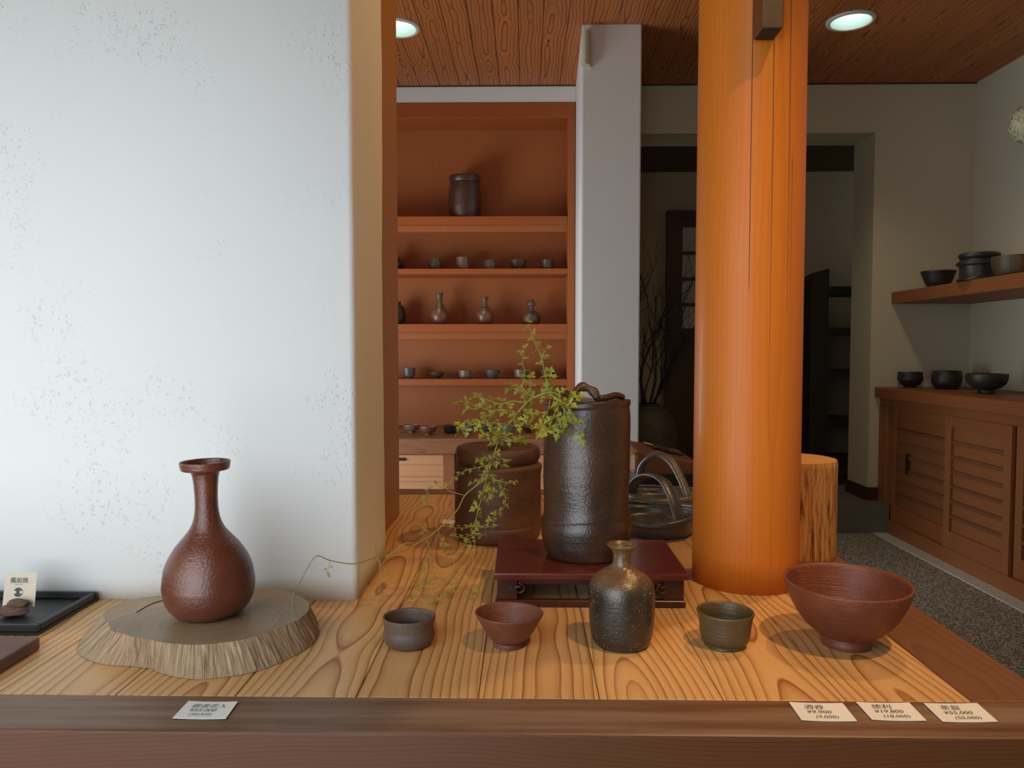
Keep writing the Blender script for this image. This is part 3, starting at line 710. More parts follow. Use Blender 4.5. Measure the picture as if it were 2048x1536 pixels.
Yc = c.y
h = spline([on_lid(1151, 795, Yc-.03), on_lid(1153, 782, Yc-.03), on_lid(1163, 774, Yc-.028), on_lid(1176, 777, Yc-.028), on_lid(1188, 785, Yc-.03), on_lid(1194, 797, Yc-.032)], 6)
mesh('knob', *tube_data(h, [(.0085-.0035*i/len(h), .0058+.0010*math.sin(i*.6)) for i in range(len(h))], 12, side=Vector((0, 1, 0))), M['c_lid'], ld, smooth=True)
h = spline([on_lid(1108, 784, Yc+.01), on_lid(1116, 780, Yc+.008), on_lid(1130, 786, Yc), on_lid(1150, 794, Yc-.02)], 5)
mesh('twist', *tube_data(h, [.004]+[.0052]*(len(h)-2)+[.004], 8), M['c_lid'], ld, smooth=True)
h = spline([on_lid(1190, 797, Yc-.03), on_lid(1210, 796, Yc-.025), on_lid(1228, 791, Yc-.015), on_lid(1240, 792, Yc-.005), on_lid(1246, 796, Yc)], 5)
mesh('twist', *tube_data(h, [.003]+[.0045]*(len(h)-2)+[.003], 8), M['c_lid'], ld, smooth=True)

# --- squat lidded jar behind
c = on_table(996, 1073); s = c.y/F; LJ = c.copy()
t = thing('lidded_jar', c, 'squat rust-brown jar with thick rolled rim lid, behind the trailing vine', 'jar')
lathe('body', pot_profile(px_prof([(76, 0), (84, 5), (88, 25), (86.5, 32), (87, 40), (86.5, 80), (86, 120), (87, 134), (88.5, 143), (87, 148), (82, 150)], s), 6*s, .01), c+Vector((0, 0, .0003)), M['c_lidjar'], t, 96, wobble(8, .012, .01))
z0 = c.z+151*s
ld = lathe('lid', [(0, 0)]+px_prof([(70, 0), (80, 2), (84.5, 12), (85, 22), (82, 31), (76, 34), (70, 32), (66, 27), (40, 25)], s)+[(0, 25*s)], (c.x, c.y, z0), M['c_lidjar'], t, 80, wobble(9, .012))
h = spline([(c.x-.012, c.y-.01, z0+.021), (c.x-.010, c.y-.01, z0+.031), (c.x, c.y-.01, z0+.035), (c.x+.010, c.y-.01, z0+.031), (c.x+.012, c.y-.01, z0+.021)], 5)
mesh('knob', *tube_data(h, (.005, .006), 8), M['c_lidjar'], ld, smooth=True)

# --- two dishes with arched handles
def oval_dish(name, label, ctr, rx, ry, h, mat, wavy, wall=.006):
    t = thing(name, ctr, label, 'dish')
    def w(r, z, a):
        zz = z*(1+wavy*math.cos(2*a+.6)) if z > .012 else z
        return r*(1+.02*noise.noise(Vector((math.cos(a)*2, math.sin(a)*2, z*10)))), zz
    prof = pot_profile([(.80, 0), (.88, .006), (.93, h*.5), (.95, h*.75), (.99, h*.85), (1.0, h)], .001, .007)
    prof = [(r if r < .5 else r, z) for r, z in prof]
    V, Fs = [], []
    pr = pot_profile([(rx*.80, 0), (rx*.88, h*.12), (rx*.93, h*.5), (rx*.95, h*.72), (rx*.995, h*.80), (rx, h*.9), (rx*.99, h)], wall, .007)
    V, Fs = lathe_data(pr, 80, w)
    V = [Vector((v.x, v.y*ry/rx, v.z))+Vector(ctr) for v in V]
    mesh('bowl', V, Fs, mat, t, ctr, True); return t
d1 = Vector((at(1308, 1050, 1.375).x, 1.385, TZ+.0003))
t = oval_dish('handled_dish', 'dark grey oval dish with a plain arched handle, right of the tall jar', d1, .083, .100, .036, M['c_grey'], .16)
h = spline([at(1262, 985, 1.44), at(1270, 965, 1.43), at(1288, 952, 1.41), at(1310, 952, 1.385), at(1330, 965, 1.36), at(1345, 992, 1.335), at(1355, 1025, 1.315), at(1361, 1056, 1.305)], 5)
pn = (h[0]-h[20]).cross(h[-1]-h[20]).normalized()
mesh('handle', *tube_data(h, [(.0120, .0042)]*len(h), 12, side=pn), M['c_grey'], t, smooth=True)
for off in (-.0095, .0095): mesh('handle_edge', *tube_data([q+pn*off for q in h], .0030, 8, side=pn), M['c_ridge'], t, smooth=True)
d2 = Vector((at(1322, 1000, 1.62).x, 1.60, TZ+.0003))
t = oval_dish('handled_dish', 'tan-grey dish with a ridged arched handle, rearmost beside the log column', d2, .090, .082, .030, M['c_ridge'], .10)
hp = [at(1279, 955, 1.66), at(1284, 930, 1.655), at(1300, 913, 1.64), at(1322, 908, 1.625), at(1345, 924, 1.60), at(1362, 955, 1.575), at(1374, 985, 1.555), at(1379, 1003, 1.55)]
for i, off in enumerate((-.0085, 0, .0085)):
    h = spline([p+Vector((off*.5, off*.9, -abs(off)*.25)) for p in hp], 5)
    mesh('handle_ridge', *tube_data(h, [(.0055, .0058)]*len(h), 10), M['c_ridge'], t, smooth=True)

# --- log stump
def stump():
    c = Vector((at(1590, 1118, 1.215).x, 1.222, TZ)); R = .0655; H = at(1600, 918, 1.215).z-TZ
    t = thing('log_stump', c, 'short barkless log stump standing behind the log column', 'stump')
    V, Fs = [], []; n, L = 90, 24
    for i in range(L+1):
        z = H*i/L
        for j in range(n):
            a = 2*PI*j/n; r = R*(1+.03*noise.noise(Vector((math.cos(a)*1.5, math.sin(a)*1.5, z*4)))+.012*noise.noise(Vector((a*14, z*9, 2))))
            if i in (0, L): r -= .0015
            V.append((c.x+r*math.cos(a), c.y+r*math.sin(a), TZ+.0003+z))
    for i in range(L):
        for j in range(n): Fs.append((i*n+j, i*n+(j+1)%n, (i+1)*n+(j+1)%n, (i+1)*n+j))
    Fs.append(tuple(range(n-1, -1, -1)))
    k1 = NT('stump_side'); x, y, z = k1.sep(k1.obj); ang = k1.ma('ARCTAN2', y, x)
    st = k1.noise(k1.comb(k1.ma('MULTIPLY', ang, 13.0), k1.ma('MULTIPLY', z, 16.0), 1.0), 1, 4, .65, .4)
    m1 = k1.done(k1.ramp(st, [(.32, (.06, .02, .007)), (.44, (.36, .14, .035)), (.56, (.56, .26, .075)), (.75, (.62, .34, .12))]), .55, k1.bump(st, .8, .003), .3)
    mesh('side', V, Fs, m1, t, c)
    k2 = NT('stump_top'); x, y, z = k2.sep(k2.obj)
    rr = k2.ma('ADD', k2.ma('SQRT', k2.ma('ADD', k2.ma('MULTIPLY', x, x), k2.ma('MULTIPLY', y, y))), k2.ma('MULTIPLY', k2.noise(k2.obj, 20, 2), .008))
    f = k2.ma('FRACT', k2.ma('DIVIDE', rr, .0042))
    m2 = k2.done(k2.ramp(f, [(0, (.62, .36, .13)), (.7, (.55, .29, .09)), (.95, (.36, .15, .045)), (1, (.6, .34, .12))]), .6, k2.bump(f, .2, .0005), .3)
    tv = V[-n:]; cc = (c.x, c.y, tv[0][2]+.0012)
    mesh('end_grain', list(tv)+[cc], [(j, (j+1) % n, n) for j in range(n)], m2, t, cc)
stump()

# --- writing helper: built-in font turned into flat mesh
def lettering(name, body, size, parent, origin, right, up, mat, shear=0, align='CENTER', lift=.0003, spacing=1.0, thin=0.0):
    cu = bpy.data.curves.new('t', 'FONT'); cu.body = body; cu.size = size; cu.align_x = align; cu.shear = shear; cu.space_character = spacing
    cu.resolution_u = 3; cu.offset = thin
    tmp = bpy.data.objects.new('t', cu); C.objects.link(tmp); bpy.context.view_layer.update()
    me = bpy.data.meshes.new_from_object(tmp.evaluated_get(bpy.context.evaluated_depsgraph_get()))
    right, up = Vector(right).normalized(), Vector(up).normalized(); nrm = right.cross(up).normalized()
    V = [Vector(origin)+right*v.co.x+up*v.co.y+nrm*lift for v in me.vertices]; Fs = [tuple(p.vertices) for p in me.polygons]
    bpy.data.objects.remove(tmp); bpy.data.meshes.remove(me); bpy.data.curves.remove(cu)
    return mesh(name, V, Fs, mat, parent)
def plate(name, P, th, mat, parent=None, nsub=6, curl=0):
    """thin card through four corners (far-left, far-right, near-right, near-left), its ends curled up a little"""
    a, b, c_, d = P; V = []; nrm = (b-a).cross(d-a).normalized()
    if nrm.z < 0: nrm = -nrm
    for i in range(nsub+1):
        u = i/nsub; q = curl*(2*u-1)**2
        top, bot = a.lerp(b, u), d.lerp(c_, u)
        V += [top+nrm*(q+th), bot+nrm*(q+th), top+nrm*q, bot+nrm*q]
    Fs = []
    for i in range(nsub):
        e, f = i*4, i*4+4; Fs += [(e, e+1, f+1, f), (e+2, f+2, f+3, e+3), (e, f, f+2, e+2), (e+1, e+3, f+3, f+1)]
    Fs += [(0, 2, 3, 1), (nsub*4, nsub*4+1, nsub*4+3, nsub*4+2)]
    return mesh(name, V, Fs, mat, parent, origin=sum(P, Vector())/4)
def price_card(corners, lines, label):
    z = TZ+.0010; P = [onz(x, y, z) for x, y in corners]
    t = thing('price_card', sum(P, Vector())/4, label, 'card', 'price cards on the front edging')
    plate('card', P, .0005, M['paper'], t, curl=.0006)
    a, b, c_, d = P; right = (b-a); up = (a-d); H = up.length; Wd = right.length
    upn = up.normalized()
    for txt, fy, sz, fx in lines:
        o_ = d+up*fy+right*fx
        lettering('lettering', txt, sz, t, o_, right, upn+right.normalized()*-.0, M['ink'], shear=.22, lift=.0013, thin=-.00006)
H = .013
price_card([(377, 1404), (476, 1405), (452, 1439), (345, 1438)], [('鶴首花入', .62, H*.62, .50), ('¥55,000', .38, H*.58, .44), ('(50,000)', .15, H*.48, .46)], 'white handwritten price card on the front edging below the wood slice')
price_card([(1578, 1406), (1685, 1408), (1714, 1444), (1603, 1442)], [('酒呑', .63, H*.72, .38), ('¥9,900', .38, H*.62, .42), ('(9,000)', .12, H*.56, .50)], 'white price card reading 9,900, leftmost of the three on the right')
price_card([(1712, 1406), (1818, 1407), (1853, 1443), (1744, 1441)], [('徳利', .63, H*.72, .38), ('¥19,800', .38, H*.62, .44), ('(18,000)', .12, H*.56, .50)], 'white price card reading 19,800, middle of the three on the right')
price_card([(1847, 1408), (1954, 1408), (1996, 1445), (1885, 1445)], [('茶盌', .63, H*.72, .38), ('¥55,000', .38, H*.62, .44), ('(50,000)', .12, H*.56, .52)], 'white price card reading 55,000 at the right end of the front edging')
P = [onz(x, y, TZ+.0008) for x, y in ((886, 1039), (912, 1041), (910, 1049), (882, 1047))]
tag(plate('price_card', P, .0006, M['paper']), 'small white card on the planks behind the squat lidded jar', 'card')

# --- black tray, card in its clay holder, red clay slab
tb = onz(195.5, 1205, TZ); tf = onz(68, 1272, TZ)
x1 = (tb.x+tf.x)/2; x0 = -.98; y0, y1 = tf.y, .974; h = .0125
t = thing('black_tray', ((x0+x1)/2, (y0+y1)/2, TZ), 'flat black lacquered tray against the plaster wall at the left', 'tray')
box('floor', x0, x1, y0, y1, TZ+.0004, TZ+.004, M['tray'], t)
for n_, q in (('rim', (x0, x1, y0, y0+.006)), ('rim', (x0, x1, y1-.006, y1)), ('rim', (x1-.006, x1, y0+.0062, y1-.0062)), ('rim', (x0, x0+.006, y0+.0062, y1-.0062))):
    box(n_, *q, TZ+.0041, TZ+h, M['tray'], t, bev=.0012)
hc = onz(28, 1232, TZ+.004)
def lump(name, ctr, r, parent, mat, seed, amp=.25):
    V, Fs = lathe_data([(math.sin(PI*i/16)*1 if 0 < i < 16 else 0, -math.cos(PI*i/16)) for i in range(17)], 28)
    out = []
    for v in V:
        nn = 1+amp*noise.noise(Vector((v.x*1.6+seed, v.y*1.6, v.z*1.6)))+amp*.35*noise.noise(v*5+Vector((seed, 0, 0)))
        out.append(Vector((v.x*r[0], v.y*r[1], v.z*r[2]))*nn+Vector(ctr))
    return mesh(name, out, Fs, mat, parent, ctr, True)
t = thing('card_holder', (hc.x, hc.y, TZ+.004), 'small lumpy brown clay card holder on the black tray', 'card holder')
lump('lower_lump', (hc.x, hc.y, TZ+.0118), (.0185, .0125, .0075), t, M['c_rock'], 3)
lump('upper_lump', (hc.x+.005, hc.y+.001, TZ+.0200), (.0135, .0085, .0050), t, M['c_rock'], 9)
P = [at(12, 1145, .930), at(75, 1145, .930), at(69.5, 1213, .915), at(5, 1213, .915)]
t = thing('shop_card', sum(P, Vector())/4, 'ivory card with black round emblem standing in the clay holder', 'card')
plate('card', P, .0004, M['kraft'], t)
a, b, c_, d = P; right = (b-a).normalized(); up = (a-d).normalized(); Wd, Hh = (b-a).length, (a-d).length
def oncard(u, v): return d.lerp(c_, u).lerp(a.lerp(b, u), v)
nrm = right.cross(up).normalized()
lettering('lettering', '備前焼', .0077, t, oncard(.455, .70), right, up, M['inkgrey'], lift=.0010)
M['inkpale'] = plain('pale_ink', (.36, .34, .30), .7, var=.2)
for u0, u1 in ((.34, .46), (.49, .58)):           # faint unreadable caption line
    mesh('caption_line', [oncard(u, v)+nrm*.0010 for u, v in ((u0, .635), (u1, .635), (u1, .655), (u0, .655))], [(0, 1, 2, 3)], M['inkpale'], t)
def disc(name, ctr, r, mat, lift, parent, n=28):
    V = [Vector(ctr)+right*(r*math.cos(2*PI*i/n))+up*(r*math.sin(2*PI*i/n))+nrm*lift for i in range(n)]
    return mesh(name, V, [tuple(range(n))], mat, parent)
ec = oncard(.455, .415)
em = disc('emblem', ec, .0057, M['inkgrey'], .0009, t)
for sg in (-1, 1): disc('emblem_dot', ec+right*(sg*.0040), .0019, M['kraft'], .0012, em, 16)
parts = []
for sg in (-1, 1):
    V = [ec+right*(sg*.0040)+nrm*.00115, ec+right*(sg*.0064)+up*.0014+nrm*.00115, ec+right*(sg*.0064)-up*.0014+nrm*.00115]
    parts.append((V, [(0, 2, 1) if sg > 0 else (0, 1, 2)]))
mesh('emblem_notch', *merge(parts), M['kraft'], em)
sb = onz(79.5, 1298, TZ); sf = onz(0, 1349, TZ)
o = box('clay_slab', sb.x-.30, (sb.x+sf.x)/2, .712, sb.y, TZ+.0004, TZ+.0142, M['c_slab'], None, bev=.0018, seg=2)
tag(o, 'flat red-brown clay slab at the lower left, in front of the black tray', 'clay slab')

# ================================================================== pots on the built-in shelf and counter
def spot(px0, px1, yt, z, Y, name, label, cat, mat, prof, seed, group, wall=.08, tilt=0, amp=.015):
    """prof: (r, h) as fractions of half width and of height"""
    xc = at((px0+px1)/2, 600, Y).x; R = (at(px1, 600, Y).x-at(px0, 600, Y).x)/2; Hh = at(1000, yt, Y).z-z
    return pot(name, label, cat, mat, (xc, Y, z+.0004), [(r*R, h*Hh) for r, h in prof], max(.003, R*wall), seed, amp, tilt, 0, group, n=40, sm=3)
CUP = [(.72, 0), (.74, .06), (.93, .15), (.97, .5), (.98, .85), (1, 1)]
ROUND = [(.62, 0), (.80, .08), (.98, .4), (1, .55), (.94, .85), (.90, 1)]
FLARE = [(.55, 0), (.58, .08), (.75, .35), (.9, .75), (1, 1)]
FOOT = [(.42, 0), (.42, .12), (.40, .15), (.70, .30), (.90, .62), (1, 1)]
G1 = 'cups on the upper shelf'; G2 = 'vases on the middle shelf'; G3 = 'cups on the lower shelf'; G4 = 'bowls on the back counter'
Y = 4.45
spot(898, 962, 354, SH['a'], Y, 'cylinder_jar', 'dark brown ribbed cylindrical jar alone on the top shelf', 'jar', M['c_top'], [(.86, 0), (.92, .04), (1, .3), (.99, .6), (.93, .82), (.90, .86), (.96, .90), (.97, 1)], 21, None, .07)
z = SH['b']
spot(772, 807, 500, z, Y, 'vase', 'dark narrow-necked vase at the left end of the upper cup shelf, half hidden', 'vase', M['c_black'], [(.55, 0), (.9, .15), (1, .32), (.75, .55), (.3, .72), (.25, .9), (.36, 1)], 22, None)
spot(857, 884, 518, z, Y, 'tea_cup', 'round dark cup with pale streaks, first full piece on the upper cup shelf', 'cup', M['c_dark'], ROUND, 23, G1)
spot(913, 940, 515, z, Y, 'tea_cup', 'tallest straight cup on the upper cup shelf, second full piece', 'cup', M['c_mauve'], CUP, 24, G1)
spot(966, 993, 521, z, Y, 'tea_cup', 'low mauve-brown cup in the middle of the upper cup shelf', 'cup', M['c_mauve'], ROUND, 25, G1)
spot(1018, 1054, 521, z, Y, 'tea_bowl', 'wide dark flared bowl on the upper cup shelf', 'bowl', M['c_olive'], FLARE, 26, G1)
spot(1081, 1108, 521, z, Y, 'tea_cup', 'small brown cup at the right end of the upper cup shelf', 'cup', M['c_dark'], CUP, 27, G1)
z = SH['c']
BOT = [(.55, 0), (.85, .06), (1, .22), (.93, .38), (.6, .54), (.36, .66), (.30, .80), (.34, .92), (.47, .98), (.48, 1)]
spot(776, 811, 604, z, Y, 'vase', 'dark shouldered vase at the left end of the middle shelf, half hidden', 'vase', M['c_black'], [(.6, 0), (.9, .1), (1, .5), (.8, .78), (.45, .9), (.5, 1)], 28, None)
spot(861, 897, 586, z, Y, 'sake_bottle', 'tall long-necked red bottle with olive shoulder on the middle shelf', 'bottle', M['c_redash'], BOT, 29, G2, .06)
spot(952, 987, 594, z, Y, 'sake_bottle', 'round red-brown bottle with dark neck in the centre of the middle shelf', 'bottle', M['c_redash'], [(.55, 0), (.85, .07), (1, .27), (.93, .42), (.55, .60), (.34, .66), (.27, .78), (.30, .93), (.44, .96), (.45, 1)], 30, G2, .06)
gd = spot(1043, 1081, 599, z, Y, 'gourd_bottle', 'dark gourd-shaped bottle with wire-like tie on the middle shelf', 'bottle', M['c_dark'], [(.60, 0), (.92, .08), (1, .25), (.85, .42), (.45, .56), (.24, .64), (.24, .68), (.44, .78), (.42, .88), (.26, .96), (.32, 1)], 31, G2, .06)
gd['label'] = 'dark glossy gourd-shaped bottle at the right of the middle shelf'
z = SH['d']
spot(804, 830, 736, z, Y, 'tea_cup', 'tall ribbed slate cup at the left end of the lower cup shelf', 'cup', M['c_blue'], [(.62, 0), (.64, .08), (.9, .2), (.94, .5), (1, .9), (1, 1)], 32, G3)
spot(857, 888, 745, z, Y, 'tea_bowl', 'shallow olive bowl, second from the left on the lower cup shelf', 'bowl', M['c_olive'], FOOT, 33, G3)
spot(917, 943, 741, z, Y, 'tea_cup', 'squarish mauve-grey cup, third on the lower cup shelf', 'cup', M['c_mauve'], CUP, 34, G3)
spot(969, 1001, 740, z, Y, 'tea_bowl', 'dark tapered bowl, fourth on the lower cup shelf', 'bowl', M['c_blue'], FLARE, 35, G3)
spot(1028, 1055, 739, z, Y, 'tea_cup', 'banded mauve cup behind the vine leaves on the lower cup shelf', 'cup', M['c_mauve'], CUP, 36, G3)
spot(1080, 1112, 740, z, Y, 'tea_bowl', 'flared grey-brown bowl at the right end of the lower cup shelf', 'bowl', M['c_dark'], FLARE, 37, G3)
def cnt(px0, px1, yt, yb, label, mat, prof, seed, nm='tea_bowl', cat='bowl'):
    c = onz((px0+px1)/2, yb, ZC); Yb = c.y
    return spot(px0, px1, yt, ZC, Yb, nm, label, cat, mat, prof, seed, G4)
cnt(805, 839, 850, 865, 'mauve rounded bowl at the left end of the back counter', M['c_mauve'], FOOT, 41)
cnt(838, 873, 853, 870, 'red-brown footed bowl overlapping the leftmost counter bowl', M['c_red'], FOOT, 42)
cnt(886, 914, 851, 866, 'black low cup on the back counter, third from the left', M['c_black'], CUP, 43, 'tea_cup', 'cup')
cnt(919, 948, 849, 870, 'banded dark footed bowl on the back counter, left edge of the vine leaves', M['c_blue'], FOOT, 44)
cnt(960, 990, 850, 864, 'dark flared bowl on the back counter, hidden by vine leaves', M['c_dark'], FOOT, 45)
cnt(1003, 1029, 851, 869, 'slate ribbed cup on the back counter above the squat jar', M['c_blue'], CUP, 46, 'tea_cup', 'cup')
cnt(1044, 1072, 853, 865, 'small dark bowl on the back counter, second from its right end', M['c_dark'], FOOT, 47)
cnt(1077, 1105, 850, 870, 'pale grey cup on the back counter, partly behind the tall jar', M['c_pale'], ROUND, 48, 'tea_cup', 'cup')

# ================================================================== pots on the right wall
def rpot(px0, px1, yt, yb, z, Y, nm, label, cat, prof, seed, mat=None, group=None):
    return spot(px0, px1, yt, z, Y, nm, label, cat, mat or M['c_black'], prof, seed, group)
rpot(1842, 1908, 545, 572, FZ, 4.02, 'bowl', 'dark flared bowl at the left end of the floating shelf', 'bowl', FLARE, 51)
p = at(1957, 560, 3.62)
t = thing('lidded_jar', (p.x, 3.62, FZ), 'black lidded jar with rope-like bands on the floating shelf', 'jar')
R = (at(1995, 560, 3.62).x-at(1918, 560, 3.62).x)/2; Hh = at(1957, 520, 3.62).z-FZ
lathe('body', pot_profile([(R, 0), (R*1.02, Hh*.08), (R*.92, Hh*.14), (R*.90, Hh*.45), (R*.93, Hh*.70), (R*1.04, Hh*.76), (R*1.04, Hh*.88), (R*.92, Hh*.93), (R*.9, Hh)], .008), (p.x, 3.62, FZ+.0004), M['c_black'], t, 56, wobble(52, .02))
lathe('lid', [(0, 0), (R*.86, 0), (R*.93, .006), (R*.98, .014), (R*.95, .024), (R*.85, .028), (R*.5, .024), (0, .024)], (p.x, 3.62, FZ+Hh+.004), M['c_black'], t, 56, wobble(53, .015))
rpot(1986, 2072, 516, 550, FZ, 3.36, 'bowl', 'olive-grey deep bowl at the right edge of the floating shelf', 'bowl', [(.5, 0), (.8, .1), (.96, .5), (1, .9), (1, 1)], 54, M['c_olive'])
def onw(px, py): return onz(px, py, CTZ)
def wpot(px0, px1, yt, yb, nm, label, cat, prof, seed, mat=None):
    c = onw((px0+px1)/2, yb); return rpot(px0, px1, yt, yb, CTZ, c.y, nm, label, cat, prof, seed, mat, 'dark pots on the worktop')
CLOSE = [(.42, 0), (.44, .10), (.72, .2), (.97, .45), (1, .62), (.95, .85), (.96, 1)]
wpot(1800, 1848, 744, 775, 'tea_bowl', 'small black rounded bowl at the left end of the worktop', 'bowl', CLOSE, 55)
pb_ = wpot(1870, 1925, 742, 778, 'spouted_pot', 'black rounded pot with side lug in the middle of the worktop', 'pot', [(.6, 0), (.75, .05), (.95, .3), (1, .55), (.98, .85), (.94, .9), (.96, 1)], 56)
pb_['label'] = 'black round-bellied pot in the middle of the worktop'
c = onw(1921, 771)
rpot(1904, 1938, 751, 770, CTZ, c.y, 'bowl', 'small black flared bowl mostly hidden behind the round-bellied pot', 'bowl', FLARE, 57, None, 'dark pots on the worktop')
wpot(1940, 2016, 748, 787, 'tea_bowl', 'large black footed bowl on the worktop, nearest the right edge', 'bowl', [(.40, 0), (.40, .16), (.38, .20), (.62, .28), (.9, .52), (.99, .8), (1, 1)], 58)
c = onw(1972, 770)
rpot(1936, 1990, 749, 770, CTZ, c.y+.10, 'bowl', 'black flared bowl behind the large footed bowl on the worktop', 'bowl', FLARE, 59, None, 'dark pots on the worktop')

# --- cream hydrangea by the right wall
hc = at(2060, 247, 3.62)
t = thing('hydrangea', (hc.x, hc.y, hc.z-.12), 'cream dried hydrangea head at the right edge above the shelf', 'flower')
V, Fs = [], []
for i in range(420):
    zz = 1-2*(i+.5)/420; aa = i*2.39996; rr = math.sqrt(1-zz*zz)
    nrm_ = Vector((rr*math.cos(aa), rr*math.sin(aa), zz)); R = .083*(1+random.uniform(-.06, .04))
    u = nrm_.orthogonal().normalized(); w = nrm_.cross(u); q = random.random()*6
    p0 = hc+Vector((nrm_.x*R, nrm_.y*R, nrm_.z*R*1.05))
    for m_ in range(4):
        a = q+m_*PI/2; d_ = u*math.cos(a)+w*math.sin(a); e_ = nrm_.cross(d_); b = len(V)
        V += [p0, p0+d_*.006+e_*.0055+nrm_*.001, p0+d_*.0125+nrm_*.003, p0+d_*.006-e_*.0055+nrm_*.001]; Fs.append((b, b+1, b+2, b+3))
M['petal'] = plain('cream_petal', (.74, .70, .46), .7, nscale=25, var=.35)
tag(mesh('petals', V, Fs, M['petal'], t), kind='stuff')
lump('core', hc, (.076, .076, .08), t, M['petal'], 2, .05)
mesh('stem', *tube_data(spline([hc-Vector((0, 0, .07)), hc+Vector((.03, 0, -.16)), Vector((XR-.004, hc.y, hc.z-.24))], 6), .004, 6), M['jamb'], t, smooth=True)

# ================================================================== hall: big jar with twigs, sticker-covered case, black rack
jc = at(1292, 900, 4.82); jz = STEP
t = thing('storage_jar', (jc.x, 4.82, jz), 'large dark storage jar in the hall holding bare twigs', 'jar')
M['c_big'] = clay('clay_storage_jar', (.055, .043, .030), (.085, .065, .042), (.045, .034, .025), rough=.6, rings=.2, grit=.5, speck_amt=.1)
jt = at(1292, 808, 4.82).z-jz; R = at(1356, 900, 4.82).x-jc.x
lathe('body', pot_profile([(R*.62, 0), (R*.80, jt*.12), (R*.97, jt*.35), (R, jt*.55), (R*.93, jt*.74), (R*.72, jt*.90), (R*.48, jt*.97), (R*.42, jt*.985), (R*.45, jt)], .012), (jc.x, 4.82, jz+.0004), M['c_big'], t, 56)
def twigs():
    rnd = random.Random(5); parts = []
    def grow(p, d, L, r, lev):
        pts = [p]; n = 7
        for i in range(n):
            d = (d+Vector((rnd.uniform(-.28, .28), rnd.uniform(-.22, .22), rnd.uniform(-.05, .16)))).normalized()
            p = p+d*(L/n)
            p.y = min(p.y, 5.17); p.x = max(p.x, .60)
            pts.append(p.copy())
            if lev < 3 and i > 0 and rnd.random() < (.62 if lev == 0 else .5):
                sd = (d+Vector((rnd.uniform(-.9, .9), rnd.uniform(-.5, .5), rnd.uniform(-.1, .5)))).normalized()
                grow(p.copy(), sd, L*rnd.uniform(.35, .6), r*.55, lev+1)
        parts.append(tube_data(pts, [r*(1-.7*i/n) for i in range(n+1)], 5))
    for i in range(12):
        a = rnd.uniform(-1, 1)
        grow(Vector((jc.x+a*.03, 4.82+rnd.uniform(-.03, .03), jz+jt-.05)), Vector((a*.45+.1, rnd.uniform(-.15, .1), 1)).normalized(), rnd.uniform(.5, .78), .0065, 0)
    return merge(parts)
tw = mesh('dried_branches', *twigs(), M['blackwood'], None, (jc.x, 4.82, jz+jt), True)
tag(tw, 'tangle of bare dark twigs standing in the large storage jar', 'branches')

c0 = at(1262, 930, 2.5); c1 = at(1396, 930, 2.5); topz = at(1330, 905, 2.62).z
t = thing('sticker_case', ((c0.x+c1.x)/2, 2.62, 0), 'orange-brown case with dark stickers behind the handled dishes', 'case')
M['leather'] = plain('orange_leather', (0.2160, 0.0780, 0.0210), .45, nscale=14, var=.25)
def case():
    V, Fs = [], []; n = 20; x0, x1 = c0.x, c1.x
    bm = bmesh.new(); add_box(bm, x0, x1, 2.46, 2.80, 0.42, topz-.03, .02, 3)
    from_bm('body', bm, M['blackwood'], t)
    bm = bmesh.new(); add_box(bm, x0-.005, x1+.008, 2.45, 2.81, topz-.055, topz, .022, 3)
    for v in bm.verts:
        u = (v.co.x-x0)/(x1-x0); v.co.z += (.045*(1-max(0, u-.25)*1.15)-.02) if v.co.z > topz-.03 else 0
    lid = from_bm('lid', bm, M['leather'], t)
    box('base', x0, x1, 2.5, 2.78, 0, .42, M['blackwood'], t)
    M['st1'] = plain('sticker_black', (.03, .03, .03), .5); M['st2'] = plain('sticker_white', (.6, .58, .5), .5)
    def stk(px, py, rx, ry, mat):
        Yq = 2.47+(930-py)/48*.32; V = []
        cx_ = at(px, py, Yq).x; u0 = lambda xx: topz+(.045*(1-max(0, (xx-x0)/(x1-x0)-.25)*1.15)-.02)
        for i in range(18):
            a = 2*PI*i/18; xx = cx_+rx*math.cos(a); V.append((xx, Yq+ry*math.sin(a), u0(xx)+.0025))
        mesh('sticker', V, [tuple(range(18))], mat, lid)
    stk(1325, 894, .028, .05, M['st1']); stk(1296, 892, .018, .03, M['st2']); stk(1345, 908, .04, .04, M['st1']); stk(1312, 902, .022, .03, M['st1'])
case()
t = thing('black_rack', (2.1, 4.9, STEP), 'black open rack standing in the dark hall behind the log column', 'rack')
q0 = at(1606, 545, 4.9); q1 = at(1640, 545, 4.9)
V = [(q0.x, 4.75, STEP), (q1.x, 4.75, STEP), (q1.x, 5.05, STEP), (q0.x, 5.05, STEP)]
zt0 = at(1606, 548, 4.75).z; zt1 = at(1634, 537, 4.75).z
V += [(q0.x, 4.75, zt0-.03), (q1.x, 4.75, zt1), (q1.x, 5.05, zt1), (q0.x, 5.05, zt0-.03)]
mesh('side_panel', V, [(3,2,1,0),(4,5,6,7),(0,1,5,4),(1,2,6,5),(2,3,7,6),(3,0,4,7)], M['blackwood'], t)
for ya, yb_ in ((573, 588), (655, 670), (740, 755), (838, 853), (918, 935)):
    box('shelf', q1.x+.0005, q1.x+.62, 4.76, 5.05, at(1660, yb_, 4.76).z, at(1660, ya, 4.76).z, M['blackwood'], t)
box('side_panel', q1.x+.621, q1.x+.66, 4.75, 5.05, STEP, zt1, M['blackwood'], t)

